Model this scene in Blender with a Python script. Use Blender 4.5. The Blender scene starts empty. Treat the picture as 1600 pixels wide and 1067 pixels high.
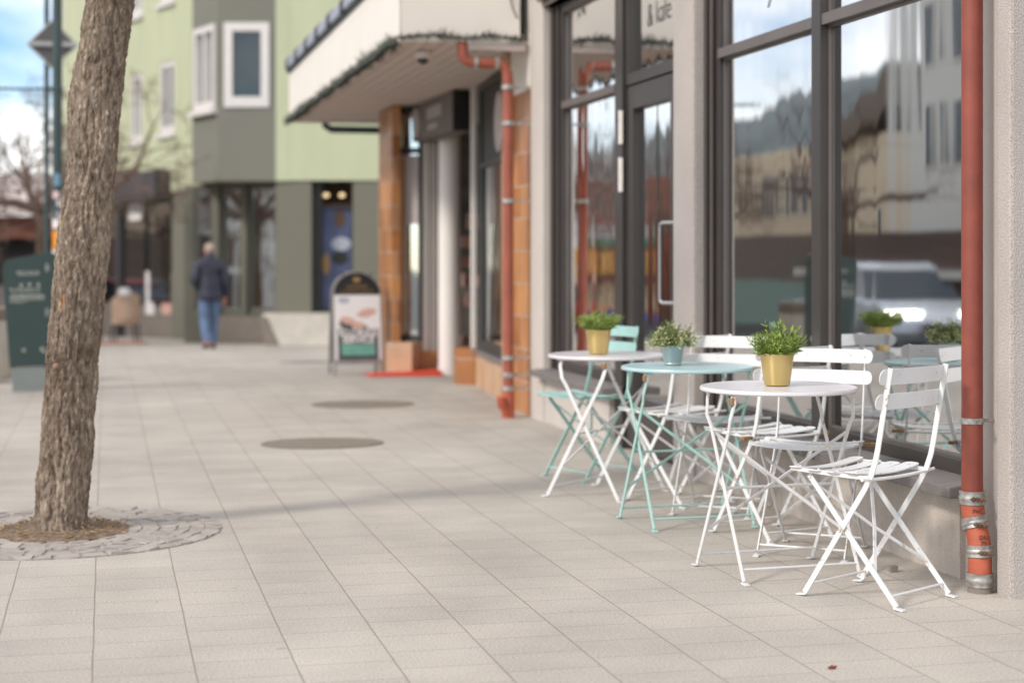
import bpy, bmesh, math, random
from mathutils import Vector, Matrix, noise
R = math.radians
rnd = random.Random(7)
scn = bpy.context.scene
COL = scn.collection

# ------------------------------------------------------------------ camera figures (measured)
F, H, Y0, VX, CX = 2650.0, 1.21, 400.0, 165.0, 800.0
TH = math.atan((CX - VX) / F); CT, ST = math.cos(TH), math.sin(TH)

def ray(px, py):
    u = (px - CX) / F
    return Vector((u * CT + ST, CT - u * ST, -(py - Y0) / F))
def at_d(px, py, d):
    return Vector((0, 0, H)) + ray(px, py) * d
def ground_z(y):
    return 0.0 if y < 16 else -0.026 * (y - 16)
def ground(px, py, z=0.0):
    r = ray(px, py); t = (z - H) / r.z
    for _ in range(30):
        y = r.y * t
        t = (z + ground_z(y) - H) / r.z
    return Vector((0, 0, H)) + r * t
def at_x(px, py, x):
    r = ray(px, py); return Vector((0, 0, H)) + r * (x / r.x)

# ------------------------------------------------------------------ materials
MATS = {}
def nt(m):
    return m.node_tree.nodes, m.node_tree.links
def mat(name, col, rough=.6, metal=0.0, var=.12, scale=6, bump=0.0, bscale=80, col2=None, stretch=(1, 1, 1),
        emit=None, estr=0, spec=.5, detail=6, lo=.3, hi=.7, bdist=.01):
    m = bpy.data.materials.new(name); m.use_nodes = True
    n, l = nt(m); b = n['Principled BSDF']
    b.inputs['Roughness'].default_value = rough; b.inputs['Metallic'].default_value = metal
    b.inputs['Specular IOR Level'].default_value = spec
    tc = n.new('ShaderNodeTexCoord'); mp = n.new('ShaderNodeMapping'); mp.inputs['Scale'].default_value = stretch
    l.new(tc.outputs['Object'], mp.inputs[0])
    nz = n.new('ShaderNodeTexNoise'); nz.inputs['Scale'].default_value = scale; nz.inputs['Detail'].default_value = detail
    l.new(mp.outputs[0], nz.inputs['Vector'])
    rp = n.new('ShaderNodeValToRGB')
    c1 = [max(0, c * (1 - var)) for c in col]; c2 = col2 if col2 else [min(1, c * (1 + var)) for c in col]
    rp.color_ramp.elements[0].position = lo; rp.color_ramp.elements[1].position = hi
    rp.color_ramp.elements[0].color = (*c1, 1); rp.color_ramp.elements[1].color = (*c2, 1)
    l.new(nz.outputs['Fac'], rp.inputs[0]); l.new(rp.outputs[0], b.inputs['Base Color'])
    if bump:
        n2 = n.new('ShaderNodeTexNoise'); n2.inputs['Scale'].default_value = bscale; n2.inputs['Detail'].default_value = 4
        l.new(mp.outputs[0], n2.inputs['Vector'])
        bp = n.new('ShaderNodeBump'); bp.inputs['Strength'].default_value = bump; bp.inputs['Distance'].default_value = bdist
        l.new(n2.outputs['Fac'], bp.inputs['Height']); l.new(bp.outputs[0], b.inputs['Normal'])
    if emit:
        b.inputs['Emission Color'].default_value = (*emit, 1); b.inputs['Emission Strength'].default_value = estr
    MATS[name] = m
    return m

def srgb(r, g, b):
    f = lambda c: (c / 255 / 12.92) if c / 255 <= .04045 else ((c / 255 + .055) / 1.055) ** 2.4
    return (f(r), f(g), f(b))

def speckle(m, scale, amount, dark=(.03, .03, .03), light=None, thr=.62):
    """adds fine grain over the material's base colour (grit in plaster, rust flecks in paint)"""
    n, l = nt(m); b = n['Principled BSDF']
    src = b.inputs['Base Color'].links[0].from_socket
    tc = n.new('ShaderNodeTexCoord'); nz = n.new('ShaderNodeTexNoise'); nz.inputs['Scale'].default_value = scale; nz.inputs['Detail'].default_value = 2
    l.new(tc.outputs['Object'], nz.inputs['Vector'])
    rp = n.new('ShaderNodeValToRGB'); rp.color_ramp.elements[0].position = thr; rp.color_ramp.elements[1].position = min(1, thr + .08)
    l.new(nz.outputs['Fac'], rp.inputs[0])
    mu = n.new('ShaderNodeMath'); mu.operation = 'MULTIPLY'; mu.inputs[1].default_value = amount; l.new(rp.outputs[0], mu.inputs[0])
    mx = n.new('ShaderNodeMix'); mx.data_type = 'RGBA'; l.new(mu.outputs[0], mx.inputs[0])
    l.new(src, mx.inputs[6]); mx.inputs[7].default_value = (*dark, 1); l.new(mx.outputs[2], b.inputs['Base Color'])
    return m

def brick_mat(name, c1, c2, mortar, bw, bh, msize, rough=.5, bump=.4, offset=.5, var=1.0, order='xz', shift=(0, 0), speck=0, coord='Object', noise_amt=.25):
    m = bpy.data.materials.new(name); m.use_nodes = True
    n, l = nt(m); b = n['Principled BSDF']; b.inputs['Roughness'].default_value = rough
    if coord == 'World':
        g = n.new('ShaderNodeNewGeometry'); src = g.outputs['Position']
    else:
        tc = n.new('ShaderNodeTexCoord'); src = tc.outputs['Object']
    sp = n.new('ShaderNodeSeparateXYZ'); l.new(src, sp.inputs[0])
    cb = n.new('ShaderNodeCombineXYZ')
    if order == 'sum':      # walls at any heading: run along x+y, rise along z
        ad = n.new('ShaderNodeMath'); ad.operation = 'ADD'; l.new(sp.outputs[0], ad.inputs[0]); l.new(sp.outputs[1], ad.inputs[1])
        ax = ad.outputs[0]; ay = sp.outputs[2]
    else:
        ax = sp.outputs['xyz'.index(order[0])]; ay = sp.outputs['xyz'.index(order[1])]
    for a, sh, i in ((ax, shift[0], 0), (ay, shift[1], 1)):
        q = n.new('ShaderNodeMath'); q.operation = 'ADD'; q.inputs[1].default_value = sh; l.new(a, q.inputs[0]); l.new(q.outputs[0], cb.inputs[i])
    br = n.new('ShaderNodeTexBrick'); br.offset = offset
    br.inputs['Scale'].default_value = 1; br.inputs['Brick Width'].default_value = bw; br.inputs['Row Height'].default_value = bh
    br.inputs['Mortar Size'].default_value = msize; br.inputs['Mortar Smooth'].default_value = .3; br.inputs['Bias'].default_value = 0
    br.inputs['Color1'].default_value = (*c1, 1); br.inputs['Color2'].default_value = (*c2, 1); br.inputs['Mortar'].default_value = (*mortar, 1)
    l.new(cb.outputs[0], br.inputs['Vector'])
    nz = n.new('ShaderNodeTexNoise'); nz.inputs['Scale'].default_value = 2.3; nz.inputs['Detail'].default_value = 8; l.new(src, nz.inputs['Vector'])
    rp = n.new('ShaderNodeValToRGB'); rp.color_ramp.elements[0].color = (1 - noise_amt,) * 3 + (1,); rp.color_ramp.elements[1].color = (1 + noise_amt * .5,) * 3 + (1,)
    rp.color_ramp.elements[0].position = .3; rp.color_ramp.elements[1].position = .7
    l.new(nz.outputs['Fac'], rp.inputs[0])
    mx = n.new('ShaderNodeMix'); mx.data_type = 'RGBA'; mx.blend_type = 'MULTIPLY'; mx.inputs[0].default_value = 1
    l.new(br.outputs['Color'], mx.inputs[6]); l.new(rp.outputs[0], mx.inputs[7])
    out = mx.outputs[2]; hgt = br.outputs['Fac']
    inv = n.new('ShaderNodeMath'); inv.operation = 'MULTIPLY_ADD'; inv.inputs[1].default_value = -1; inv.inputs[2].default_value = 1; l.new(hgt, inv.inputs[0]); hgt = inv.outputs[0]
    if speck:
        n3 = n.new('ShaderNodeTexNoise'); n3.inputs['Scale'].default_value = 120; n3.inputs['Detail'].default_value = 5; n3.inputs['Roughness'].default_value = .7; l.new(src, n3.inputs['Vector'])
        r3 = n.new('ShaderNodeValToRGB'); r3.color_ramp.elements[0].position = .3; r3.color_ramp.elements[1].position = .72
        r3.color_ramp.elements[0].color = (1 - speck,) * 3 + (1,); r3.color_ramp.elements[1].color = (1 + speck,) * 3 + (1,)
        l.new(n3.outputs['Fac'], r3.inputs[0])
        m3 = n.new('ShaderNodeMix'); m3.data_type = 'RGBA'; m3.blend_type = 'MULTIPLY'; m3.inputs[0].default_value = 1
        l.new(out, m3.inputs[6]); l.new(r3.outputs[0], m3.inputs[7]); out = m3.outputs[2]
        a3 = n.new('ShaderNodeMath'); a3.operation = 'MULTIPLY_ADD'; a3.inputs[1].default_value = .5; l.new(n3.outputs['Fac'], a3.inputs[0]); l.new(hgt, a3.inputs[2]); hgt = a3.outputs[0]
    l.new(out, b.inputs['Base Color'])
    bp = n.new('ShaderNodeBump'); bp.inputs['Strength'].default_value = bump; bp.inputs['Distance'].default_value = .004
    l.new(hgt, bp.inputs['Height']); l.new(bp.outputs[0], b.inputs['Normal'])
    MATS[name] = m
    return m

def glass_mat(name, fac=.5, tint=(.75, .8, .78), wave=.25, streak=(1, 1, .12), wscale=3.0):
    m = bpy.data.materials.new(name); m.use_nodes = True
    n, l = nt(m); n.remove(n['Principled BSDF']); out = n['Material Output']
    tr = n.new('ShaderNodeBsdfTransparent'); tr.inputs[0].default_value = (*tint, 1)
    gl = n.new('ShaderNodeBsdfGlossy'); gl.inputs['Roughness'].default_value = .03; gl.inputs[0].default_value = (.95, .96, .97, 1)
    fr = n.new('ShaderNodeFresnel'); fr.inputs[0].default_value = 1.5
    ma = n.new('ShaderNodeMath'); ma.operation = 'MULTIPLY_ADD'; ma.use_clamp = True; ma.inputs[1].default_value = .8; ma.inputs[2].default_value = fac
    l.new(fr.outputs[0], ma.inputs[0])
    mx = n.new('ShaderNodeMixShader'); l.new(ma.outputs[0], mx.inputs[0]); l.new(tr.outputs[0], mx.inputs[1]); l.new(gl.outputs[0], mx.inputs[2])
    l.new(mx.outputs[0], out.inputs[0])
    if wave:
        tc = n.new('ShaderNodeTexCoord'); mp = n.new('ShaderNodeMapping'); mp.inputs['Scale'].default_value = streak
        l.new(tc.outputs['Object'], mp.inputs[0])
        nz = n.new('ShaderNodeTexNoise'); nz.inputs['Scale'].default_value = wscale; nz.inputs['Detail'].default_value = 1.5; l.new(mp.outputs[0], nz.inputs['Vector'])
        bp = n.new('ShaderNodeBump'); bp.inputs['Strength'].default_value = wave; bp.inputs['Distance'].default_value = .01
        l.new(nz.outputs['Fac'], bp.inputs['Height']); l.new(bp.outputs[0], gl.inputs['Normal'])
    MATS[name] = m
    return m

mat('white_paint', (.68, .675, .665), .34, var=.04, scale=9, bump=.08, bscale=60)
speckle(MATS['white_paint'], 42, .7, dark=(.34, .24, .16), thr=.66)
mat('turquoise_paint', srgb(164, 202, 194), .36, var=.06, scale=9, bump=.08, bscale=60)
speckle(MATS['turquoise_paint'], 42, .6, dark=(.25, .2, .13), thr=.66)
mat('white_table', srgb(206, 202, 203), .3, var=.03, scale=5)
mat('aqua_table', srgb(166, 192, 193), .3, var=.05, scale=5)
mat('rust', srgb(142, 106, 70), .8, var=.35, scale=40)
mat('dark_metal', (.04, .04, .04), .45, metal=.6, var=.3)
mat('gold', srgb(206, 182, 122), .34, metal=.8, var=.05, scale=14, stretch=(1, 1, .1))
mat('zinc', srgb(160, 172, 174), .38, metal=.5, var=.08, scale=18)
mat('soil', (.035, .025, .018), .95, var=.5, scale=50, bump=.8, bscale=60)
mat('leaf_dark', srgb(72, 96, 36), .5, var=.45, scale=30, col2=srgb(148, 172, 72))
mat('leaf_bright', srgb(106, 132, 50), .5, var=.4, scale=30, col2=srgb(172, 190, 98))
mat('leaf_thyme', srgb(104, 116, 62), .55, var=.4, scale=30)
mat('blossom', srgb(204, 202, 150), .6, var=.1, scale=40)
mat('plaster', srgb(184, 175, 168), .9, var=.07, scale=2.5, bump=.7, bscale=130, bdist=.006)
speckle(MATS['plaster'], 240, .55, dark=srgb(116, 104, 98), thr=.5)
mat('plinth_plaster', srgb(188, 178, 169), .92, var=.13, scale=9, bump=.5, bscale=150, bdist=.005, stretch=(1, 1, .13), lo=.25, hi=.75)
speckle(MATS['plinth_plaster'], 240, .35, dark=srgb(120, 108, 100), thr=.52)
mat('plaster_smooth', srgb(190, 181, 173), .9, var=.05, scale=3, bump=.35, bscale=160, bdist=.004)
speckle(MATS['plaster_smooth'], 190, .3, dark=srgb(130, 118, 112), thr=.55)
mat('frame_dark', srgb(66, 61, 58), .38, metal=.25, var=.08, scale=4)
mat('frame_mid', srgb(106, 98, 94), .4, metal=.25, var=.08, scale=4)
mat('sill_stone', srgb(112, 106, 104), .55, var=.14, scale=12, bump=.2, bscale=90)
mat('steel', (.42, .41, .40), .34, metal=1, var=.05)
mat('galvanised', (.40, .385, .36), .5, metal=.7, var=.35, scale=40)
mat('pipe_red', srgb(132, 64, 49), .5, var=.16, scale=9, bump=.1, bscale=160)
mat('pipe_pale_red', srgb(146, 78, 60), .5, var=.18, scale=7)
mat('pipe_orange', srgb(176, 90, 64), .6, var=.22, scale=14)
mat('black_print', (.04, .03, .03), .7)
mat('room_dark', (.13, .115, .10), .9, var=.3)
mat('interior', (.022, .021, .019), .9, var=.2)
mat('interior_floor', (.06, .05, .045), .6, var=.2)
mat('green_panel', srgb(134, 156, 144), .6, var=.05)
mat('pale_green', srgb(176, 196, 182), .6, var=.05)
mat('brown_panel', (.05, .042, .035), .6)
glass_mat('glass_front', .60, wave=.24, streak=(1, 1.3, .14), wscale=2.2)
glass_mat('glass_old', .62, wave=.6, streak=(1, 1.3, .16), wscale=3.2)
glass_mat('glass_far', .4, wave=.2)
glass_mat('glass_dim', .02, wave=.1)
mat('pit_soil', srgb(122, 104, 88), .95, var=.35, scale=40, bump=.8, bscale=60)
brick_mat('orange_tile', srgb(158, 98, 54), srgb(190, 134, 84), srgb(172, 150, 134), .26, .25, .008, rough=.35, order='sum', bump=.5, noise_amt=.3)
brick_mat('pale_tile', srgb(186, 146, 112), srgb(196, 160, 128), srgb(182, 162, 146), .26, .25, .008, rough=.45, order='sum', bump=.4, noise_amt=.2)
mat('cream_paint', srgb(222, 214, 204), .6, var=.025, scale=2)
mat('offwhite', srgb(226, 219, 212), .55, var=.03, scale=2)
mat('soffit', srgb(196, 182, 172), .65, var=.05, scale=4)
mat('soffit_gap', srgb(96, 84, 78), .8)
mat('sign_grey', srgb(110, 101, 98), .6, var=.08, scale=4)
mat('sign_dark', (.012, .011, .01), .5)
mat('sign_pale', srgb(178, 168, 164), .7, var=.1)
mat('black_frame', (.025, .024, .022), .45, var=.2)
mat('fir', srgb(70, 74, 66), .85, var=.4, scale=20)
mat('green_wall', srgb(184, 188, 156), .85, var=.05, scale=2.2, bump=.15, bscale=60, stretch=(1, 1, .25))
mat('olive_wall', srgb(112, 110, 97), .85, var=.035, scale=1.2)
mat('bay_grey', srgb(118, 117, 106), .85, var=.03, scale=1.2)
mat('window_white', srgb(212, 206, 201), .5, var=.03)
mat('shop_dark', srgb(70, 66, 68), .6, var=.1)
mat('room_grey', srgb(120, 110, 108), .8, var=.2, scale=3)
mat('concrete', srgb(190, 184, 174), .9, var=.1, scale=5, bump=.3, bscale=90)
mat('concrete_dark', srgb(128, 118, 108), .9, var=.12, scale=5, bump=.3, bscale=90)
mat('red_mat', srgb(214, 74, 52), .8, var=.1, scale=20)
mat('faded_mat', srgb(176, 110, 96), .9, var=.1, scale=9)
mat('old_rust', srgb(96, 72, 54), .85, var=.4, scale=60)
mat('manhole', srgb(128, 117, 104), .8, metal=.0, var=.2, scale=40, bump=.6, bscale=110)
mat('totem_green', srgb(44, 62, 58), .5, var=.06, scale=5)
mat('totem_grey', srgb(124, 130, 127), .6, var=.06, scale=5)
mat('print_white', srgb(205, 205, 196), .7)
mat('pole_green', srgb(52, 68, 68), .5, var=.1, scale=5)
mat('sign_back', srgb(92, 90, 88), .6, var=.08)
mat('sign_rim', srgb(170, 170, 168), .5)
mat('sticker_blue', srgb(110, 150, 170), .6); mat('sticker_pink', srgb(210, 180, 180), .6)
mat('orange_box', srgb(246, 158, 30), .5, var=.06)
mat('denim', srgb(92, 112, 142), .9, var=.2, scale=9)
mat('navy', srgb(42, 43, 58), .55, var=.2, scale=10)
mat('skin', srgb(214, 150, 124), .6, var=.08, scale=12)
mat('hair', srgb(158, 142, 130), .8, var=.25, scale=30)
mat('shoe', (.02, .02, .02), .6)
mat('beige_weave', srgb(196, 168, 146), .85, var=.15, scale=30)
mat('twig', srgb(118, 98, 88), .9, var=.25, scale=8)
mat('bark_far', srgb(96, 80, 66), .95, var=.3, scale=8)
mat('poster_blue', srgb(70, 80, 112), .5, var=.2, scale=3)
mat('poster_brown', srgb(84, 60, 44), .6); mat('poster_pale', srgb(168, 170, 182), .6)
mat('lamp_warm', (1, .75, .45), .5, emit=(1, .72, .4), estr=.9)
mat('brown_board', srgb(126, 78, 62), .8, var=.2, scale=6)
mat('roof_grey', srgb(196, 184, 178), .8, var=.12, scale=10)
mat('asphalt', (.055, .054, .053), .9, var=.2, scale=4, bump=.3, bscale=120)
mat('kerb_stone', srgb(160, 156, 150), .85, var=.12, scale=9)
mat('bark_knot', srgb(140, 112, 94), .85, var=.2, scale=30)
mat('litter', srgb(150, 128, 98), .9, var=.35, scale=30)
mat('leaf_brown', srgb(126, 62, 40), .8, var=.3, scale=30)
mat('slate', srgb(158, 150, 143), .8, var=.16, scale=9, bump=.5, bscale=40)
mat('slate_bed', srgb(150, 140, 130), .95, var=.3, scale=40, bump=.6, bscale=80)
mat('poster_white', srgb(226, 220, 218), .6, var=.03); mat('poster_pink', srgb(206, 164, 150), .6, var=.2, scale=14)
mat('poster_dark', srgb(66, 70, 68), .6); mat('poster_teal', srgb(106, 160, 144), .6, var=.12, scale=12)
mat('gold_print', srgb(150, 118, 70), .6); mat('alu', srgb(150, 146, 142), .45, metal=.4)
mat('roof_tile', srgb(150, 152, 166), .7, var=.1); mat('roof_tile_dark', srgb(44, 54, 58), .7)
mat('car_silver', srgb(196, 200, 206), .25, metal=.5, var=.02); mat('car_dark', (.02, .022, .028), .2, var=.1)
mat('car_red', srgb(150, 40, 36), .3); mat('car_glass', (.03, .035, .04), .08, var=.1); mat('rubber', (.02, .02, .02), .8)
mat('headlamp', (1, 1, .95), .2, emit=(.95, 1, .8), estr=6); mat('taillamp', (.8, .05, .03), .3, emit=(1, .08, .06), estr=.7)
mat('house_white', srgb(222, 220, 216), .8, var=.04); mat('house_cream', srgb(228, 208, 178), .8, var=.04)
mat('house_brown', srgb(122, 108, 96), .8, var=.12, scale=4); mat('dark_brick', srgb(104, 86, 80), .85, var=.2, scale=6)
mat('house_red', srgb(170, 104, 84), .8, var=.12); mat('house_tan', srgb(214, 184, 140), .8, var=.08)
mat('awning_orange', srgb(236, 166, 66), .7, var=.12); mat('awning_green', srgb(70, 130, 100), .7); mat('shop_blue', srgb(70, 96, 176), .6)
mat('win_dark', srgb(52, 58, 64), .3, var=.2, scale=2)
mat('hill_wood', srgb(104, 112, 112), 1, var=.25, scale=.12)
def paving_mat():
    m = brick_mat('paving', srgb(182, 174, 164), srgb(175, 168, 159), srgb(149, 141, 131), .215, .2925, .0026, rough=.92, order='yx', shift=(.03, .037), coord='World', bump=.4, speck=.34, noise_amt=.12)
    n, l = nt(m); b = n['Principled BSDF']; src = b.inputs['Base Color'].links[0].from_socket
    g = n.new('ShaderNodeNewGeometry'); sp = n.new('ShaderNodeSeparateXYZ'); l.new(g.outputs['Position'], sp.inputs[0])
    def M(op, a, bv=None, c=None):
        q = n.new('ShaderNodeMath'); q.operation = op
        for i, v in enumerate((a, bv, c)):
            if v is None: continue
            if isinstance(v, (int, float)): q.inputs[i].default_value = v
            else: l.new(v, q.inputs[i])
        return q.outputs[0]
    wob = n.new('ShaderNodeTexNoise'); wob.inputs['Scale'].default_value = 3; wob.inputs['Detail'].default_value = 5; l.new(g.outputs['Position'], wob.inputs['Vector'])
    xx = M('MULTIPLY_ADD', M('SUBTRACT', wob.outputs['Fac'], .5), .016, sp.outputs[0])
    fr = M('FRACT', M('DIVIDE', M('ADD', xx, .037 + .2925 * 40), .2925)); dist = M('ABSOLUTE', M('SUBTRACT', M('FRACT', M('ADD', fr, .5)), .5))
    line = M('SUBTRACT', 1.0, M('SMOOTH_MIN', M('DIVIDE', dist, .0125), 1.0, .3)); line = M('MAXIMUM', line, 0.0)
    n2 = n.new('ShaderNodeTexNoise'); n2.inputs['Scale'].default_value = 5; n2.inputs['Detail'].default_value = 6; l.new(g.outputs['Position'], n2.inputs['Vector'])
    amt = M('MULTIPLY', line, M('MULTIPLY_ADD', n2.outputs['Fac'], 1.0, .25)); amt.node.use_clamp = True
    mx = n.new('ShaderNodeMix'); mx.data_type = 'RGBA'; l.new(amt, mx.inputs[0]); l.new(src, mx.inputs[6]); mx.inputs[7].default_value = (*srgb(140, 127, 113), 1)
    # broad faint wear: a few cleaner and dirtier areas
    n3 = n.new('ShaderNodeTexNoise'); n3.inputs['Scale'].default_value = .55; n3.inputs['Detail'].default_value = 7; n3.inputs['Roughness'].default_value = .6; l.new(g.outputs['Position'], n3.inputs['Vector'])
    r3 = n.new('ShaderNodeValToRGB'); r3.color_ramp.elements[0].position = .32; r3.color_ramp.elements[1].position = .68; r3.color_ramp.elements[0].color = (.82, .81, .80, 1); r3.color_ramp.elements[1].color = (1.05, 1.05, 1.04, 1); l.new(n3.outputs['Fac'], r3.inputs[0])
    m3 = n.new('ShaderNodeMix'); m3.data_type = 'RGBA'; m3.blend_type = 'MULTIPLY'; m3.inputs[0].default_value = 1; l.new(mx.outputs[2], m3.inputs[6]); l.new(r3.outputs[0], m3.inputs[7])
    # trodden gum and small stains
    vo = n.new('ShaderNodeTexVoronoi'); vo.inputs['Scale'].default_value = 2.1; vo.inputs['Randomness'].default_value = 1; l.new(g.outputs['Position'], vo.inputs['Vector'])
    n4 = n.new('ShaderNodeTexNoise'); n4.inputs['Scale'].default_value = 40; l.new(g.outputs['Position'], n4.inputs['Vector'])
    thr = M('MULTIPLY_ADD', n4.outputs['Fac'], .05, .012); spot = M('LESS_THAN', vo.outputs['Distance'], thr); amt2 = M('MULTIPLY', spot, .28)
    m4 = n.new('ShaderNodeMix'); m4.data_type = 'RGBA'; l.new(amt2, m4.inputs[0]); l.new(m3.outputs[2], m4.inputs[6]); m4.inputs[7].default_value = (*srgb(92, 84, 78), 1)
    l.new(m4.outputs[2], b.inputs['Base Color'])
paving_mat()

# ------------------------------------------------------------------ mesh builder
class MB:
    def __init__(s):
        s.v = []; s.f = []; s.fm = []; s.mi = 0
    def add(s, vs, fs):
        o = len(s.v); s.v += [Vector(v) for v in vs]
        for f in fs:
            s.f.append([i + o for i in f]); s.fm.append(s.mi)
    def box(s, a, b):
        x0, y0, z0 = a; x1, y1, z1 = b
        if x0 > x1: x0, x1 = x1, x0
        if y0 > y1: y0, y1 = y1, y0
        if z0 > z1: z0, z1 = z1, z0
        s.add([(x0, y0, z0), (x1, y0, z0), (x1, y1, z0), (x0, y1, z0), (x0, y0, z1), (x1, y0, z1), (x1, y1, z1), (x0, y1, z1)],
              [(0, 3, 2, 1), (4, 5, 6, 7), (0, 1, 5, 4), (1, 2, 6, 5), (2, 3, 7, 6), (3, 0, 4, 7)])
        return s
    def prism(s, poly, a0, a1, axis='z'):
        """polygon (2-D) swept along an axis; poly is ccw"""
        n = len(poly)
        def P(p, a):
            return {'z': (p[0], p[1], a), 'y': (p[0], a, p[1]), 'x': (a, p[0], p[1])}[axis]
        vs = [P(p, a0) for p in poly] + [P(p, a1) for p in poly]
        fs = [tuple(range(n))[::-1], tuple(range(n, 2 * n))] + [(i, (i + 1) % n, n + (i + 1) % n, n + i) for i in range(n)]
        s.add(vs, fs); return s
    def tube(s, pts, r, n=10, cap=True):
        pts = [Vector(p) for p in pts]
        rs = r if isinstance(r, (list, tuple)) else [r] * len(pts)
        base = len(s.v); rings = []
        ref = None
        for i, p in enumerate(pts):
            t = (pts[min(i + 1, len(pts) - 1)] - pts[max(i - 1, 0)])
            if t.length < 1e-9: t = Vector((0, 0, 1))
            t.normalize()
            if ref is None:
                ref = t.orthogonal().normalized()
            ref = (ref - t * ref.dot(t))
            if ref.length < 1e-6: ref = t.orthogonal()
            ref.normalize(); q = t.cross(ref)
            rings.append([p + (ref * math.cos(k * 2 * math.pi / n) + q * math.sin(k * 2 * math.pi / n)) * rs[i] for k in range(n)])
        vs = [v for rg in rings for v in rg]; fs = []
        for i in range(len(pts) - 1):
            for k in range(n):
                fs.append((i * n + k, i * n + (k + 1) % n, (i + 1) * n + (k + 1) % n, (i + 1) * n + k))
        if cap:
            fs.append(tuple(range(n))[::-1]); fs.append(tuple((len(pts) - 1) * n + k for k in range(n)))
        s.add(vs, fs); return s
    def bar(s, pts, w, t, side):
        """flat bar: section w (in the plane normal to `side`) by t (along side)"""
        pts = [Vector(p) for p in pts]; side = Vector(side).normalized(); rings = []
        for i, p in enumerate(pts):
            if i == 0: d = (pts[1] - p).normalized()
            elif i == len(pts) - 1: d = (p - pts[i - 1]).normalized()
            else: d = ((pts[i + 1] - p).normalized() + (p - pts[i - 1]).normalized()).normalized()
            q = d.cross(side).normalized()
            rings.append([p + q * w / 2 * a + side * t / 2 * b for a, b in ((-1, -1), (1, -1), (1, 1), (-1, 1))])
        vs = [v for r_ in rings for v in r_]; fs = [(3, 2, 1, 0)]
        for i in range(len(pts) - 1):
            for k in range(4):
                fs.append((i * 4 + k, i * 4 + (k + 1) % 4, i * 4 + 4 + (k + 1) % 4, i * 4 + 4 + k))
        m_ = (len(pts) - 1) * 4; fs.append((m_, m_ + 1, m_ + 2, m_ + 3))
        s.add(vs, fs); return s
    def lathe(s, prof, c=(0, 0, 0), n=32, axis='z'):
        """prof: list of (r,z)"""
        c = Vector(c); vs = []
        for r_, z in prof:
            for k in range(n):
                a = 2 * math.pi * k / n
                x, y = r_ * math.cos(a), r_ * math.sin(a)
                vs.append(c + (Vector((x, y, z)) if axis == 'z' else Vector((z, x, y)) if axis == 'x' else Vector((y, z, x))))
        fs = []
        for i in range(len(prof) - 1):
            for k in range(n):
                fs.append((i * n + k, i * n + (k + 1) % n, (i + 1) * n + (k + 1) % n, (i + 1) * n + k))
        s.add(vs, fs)
        o = len(s.v) - len(vs)
        s.f.append([o + k for k in range(n)][::-1]); s.fm.append(s.mi)
        o2 = o + (len(prof) - 1) * n
        s.f.append([o2 + k for k in range(n)]); s.fm.append(s.mi)
        return s
    def quad(s, a, b, c, d):
        s.add([a, b, c, d], [(0, 1, 2, 3)]); return s
    def build(s, name, m, parent=None, smooth=False, bevel=0, world=False):
        me = bpy.data.meshes.new(name)
        vs = s.v
        if world and parent is not None:
            inv = parent.matrix_basis.inverted(); vs = [inv @ v for v in vs]
        me.from_pydata([tuple(v) for v in vs], [], s.f)
        ms = m if isinstance(m, (list, tuple)) else [m]
        for q in ms: me.materials.append(MATS[q])
        if len(ms) > 1:
            for p, i in zip(me.polygons, s.fm): p.material_index = i
        bm = bmesh.new(); bm.from_mesh(me); bmesh.ops.recalc_face_normals(bm, faces=bm.faces)
        if bevel:
            bmesh.ops.bevel(bm, geom=[e for e in bm.edges if len(e.link_faces) == 2 and e.calc_face_angle(0) > .6], offset=bevel, segments=2, affect='EDGES', profile=.6)
        bm.to_mesh(me); bm.free()
        o = bpy.data.objects.new(name, me); COL.objects.link(o)
        if smooth:
            for p in me.polygons: p.use_smooth = True
            me.update()
            try: me.set_sharp_from_angle(angle=R(40))
            except Exception: pass
        if parent is not None: o.parent = parent
        return o

def tag(o, label=None, cat=None, group=None, kind=None):
    if label: o['label'] = label
    if cat: o['category'] = cat
    if group: o['group'] = group
    if kind: o['kind'] = kind
    return o
def thing(name, label, cat, loc=(0, 0, 0), rz=0.0, group=None):
    o = bpy.data.objects.new(name, None); COL.objects.link(o); o.empty_display_size = .1
    o.location = loc; o.rotation_euler = (0, 0, rz)
    o.matrix_basis = Matrix.Translation(loc) @ Matrix.Rotation(rz, 4, 'Z')
    return tag(o, label, cat, group)
def text_mesh(name, body, size, m, parent, mw, extrude=.001, align='CENTER', shear=0.0, xs=1.0, off=0.0):
    cu = bpy.data.curves.new(name, 'FONT'); cu.body = body; cu.size = size; cu.extrude = extrude; cu.align_x = align; cu.align_y = 'CENTER'; cu.shear = shear; cu.offset = off
    tmp = bpy.data.objects.new(name + '_tmp', cu); COL.objects.link(tmp)
    dg = bpy.context.evaluated_depsgraph_get(); me = bpy.data.meshes.new_from_object(tmp.evaluated_get(dg))
    bpy.data.objects.remove(tmp)
    inv = parent.matrix_basis.inverted()
    M = inv @ mw @ Matrix.Diagonal((xs, 1, 1, 1))
    me.transform(M); me.materials.clear(); me.materials.append(MATS[m])
    o = bpy.data.objects.new(name, me); COL.objects.link(o); o.parent = parent
    return o
def mesh_of(o):
    dg = bpy.context.evaluated_depsgraph_get()
    me = bpy.data.meshes.new_from_object(o.evaluated_get(dg)); return me
def copy_tree(o, parent=None):
    c = o.copy(); COL.objects.link(c); c.parent = parent
    for ch in list(o.children): copy_tree(ch, c)
    return c
def axes(org, x, z):
    """matrix with local x along x, local z along z"""
    x = Vector(x).normalized(); z = Vector(z).normalized(); y = z.cross(x)
    return Matrix(((x.x, y.x, z.x, org[0]), (x.y, y.y, z.y, org[1]), (x.z, y.z, z.z, org[2]), (0, 0, 0, 1)))

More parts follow.
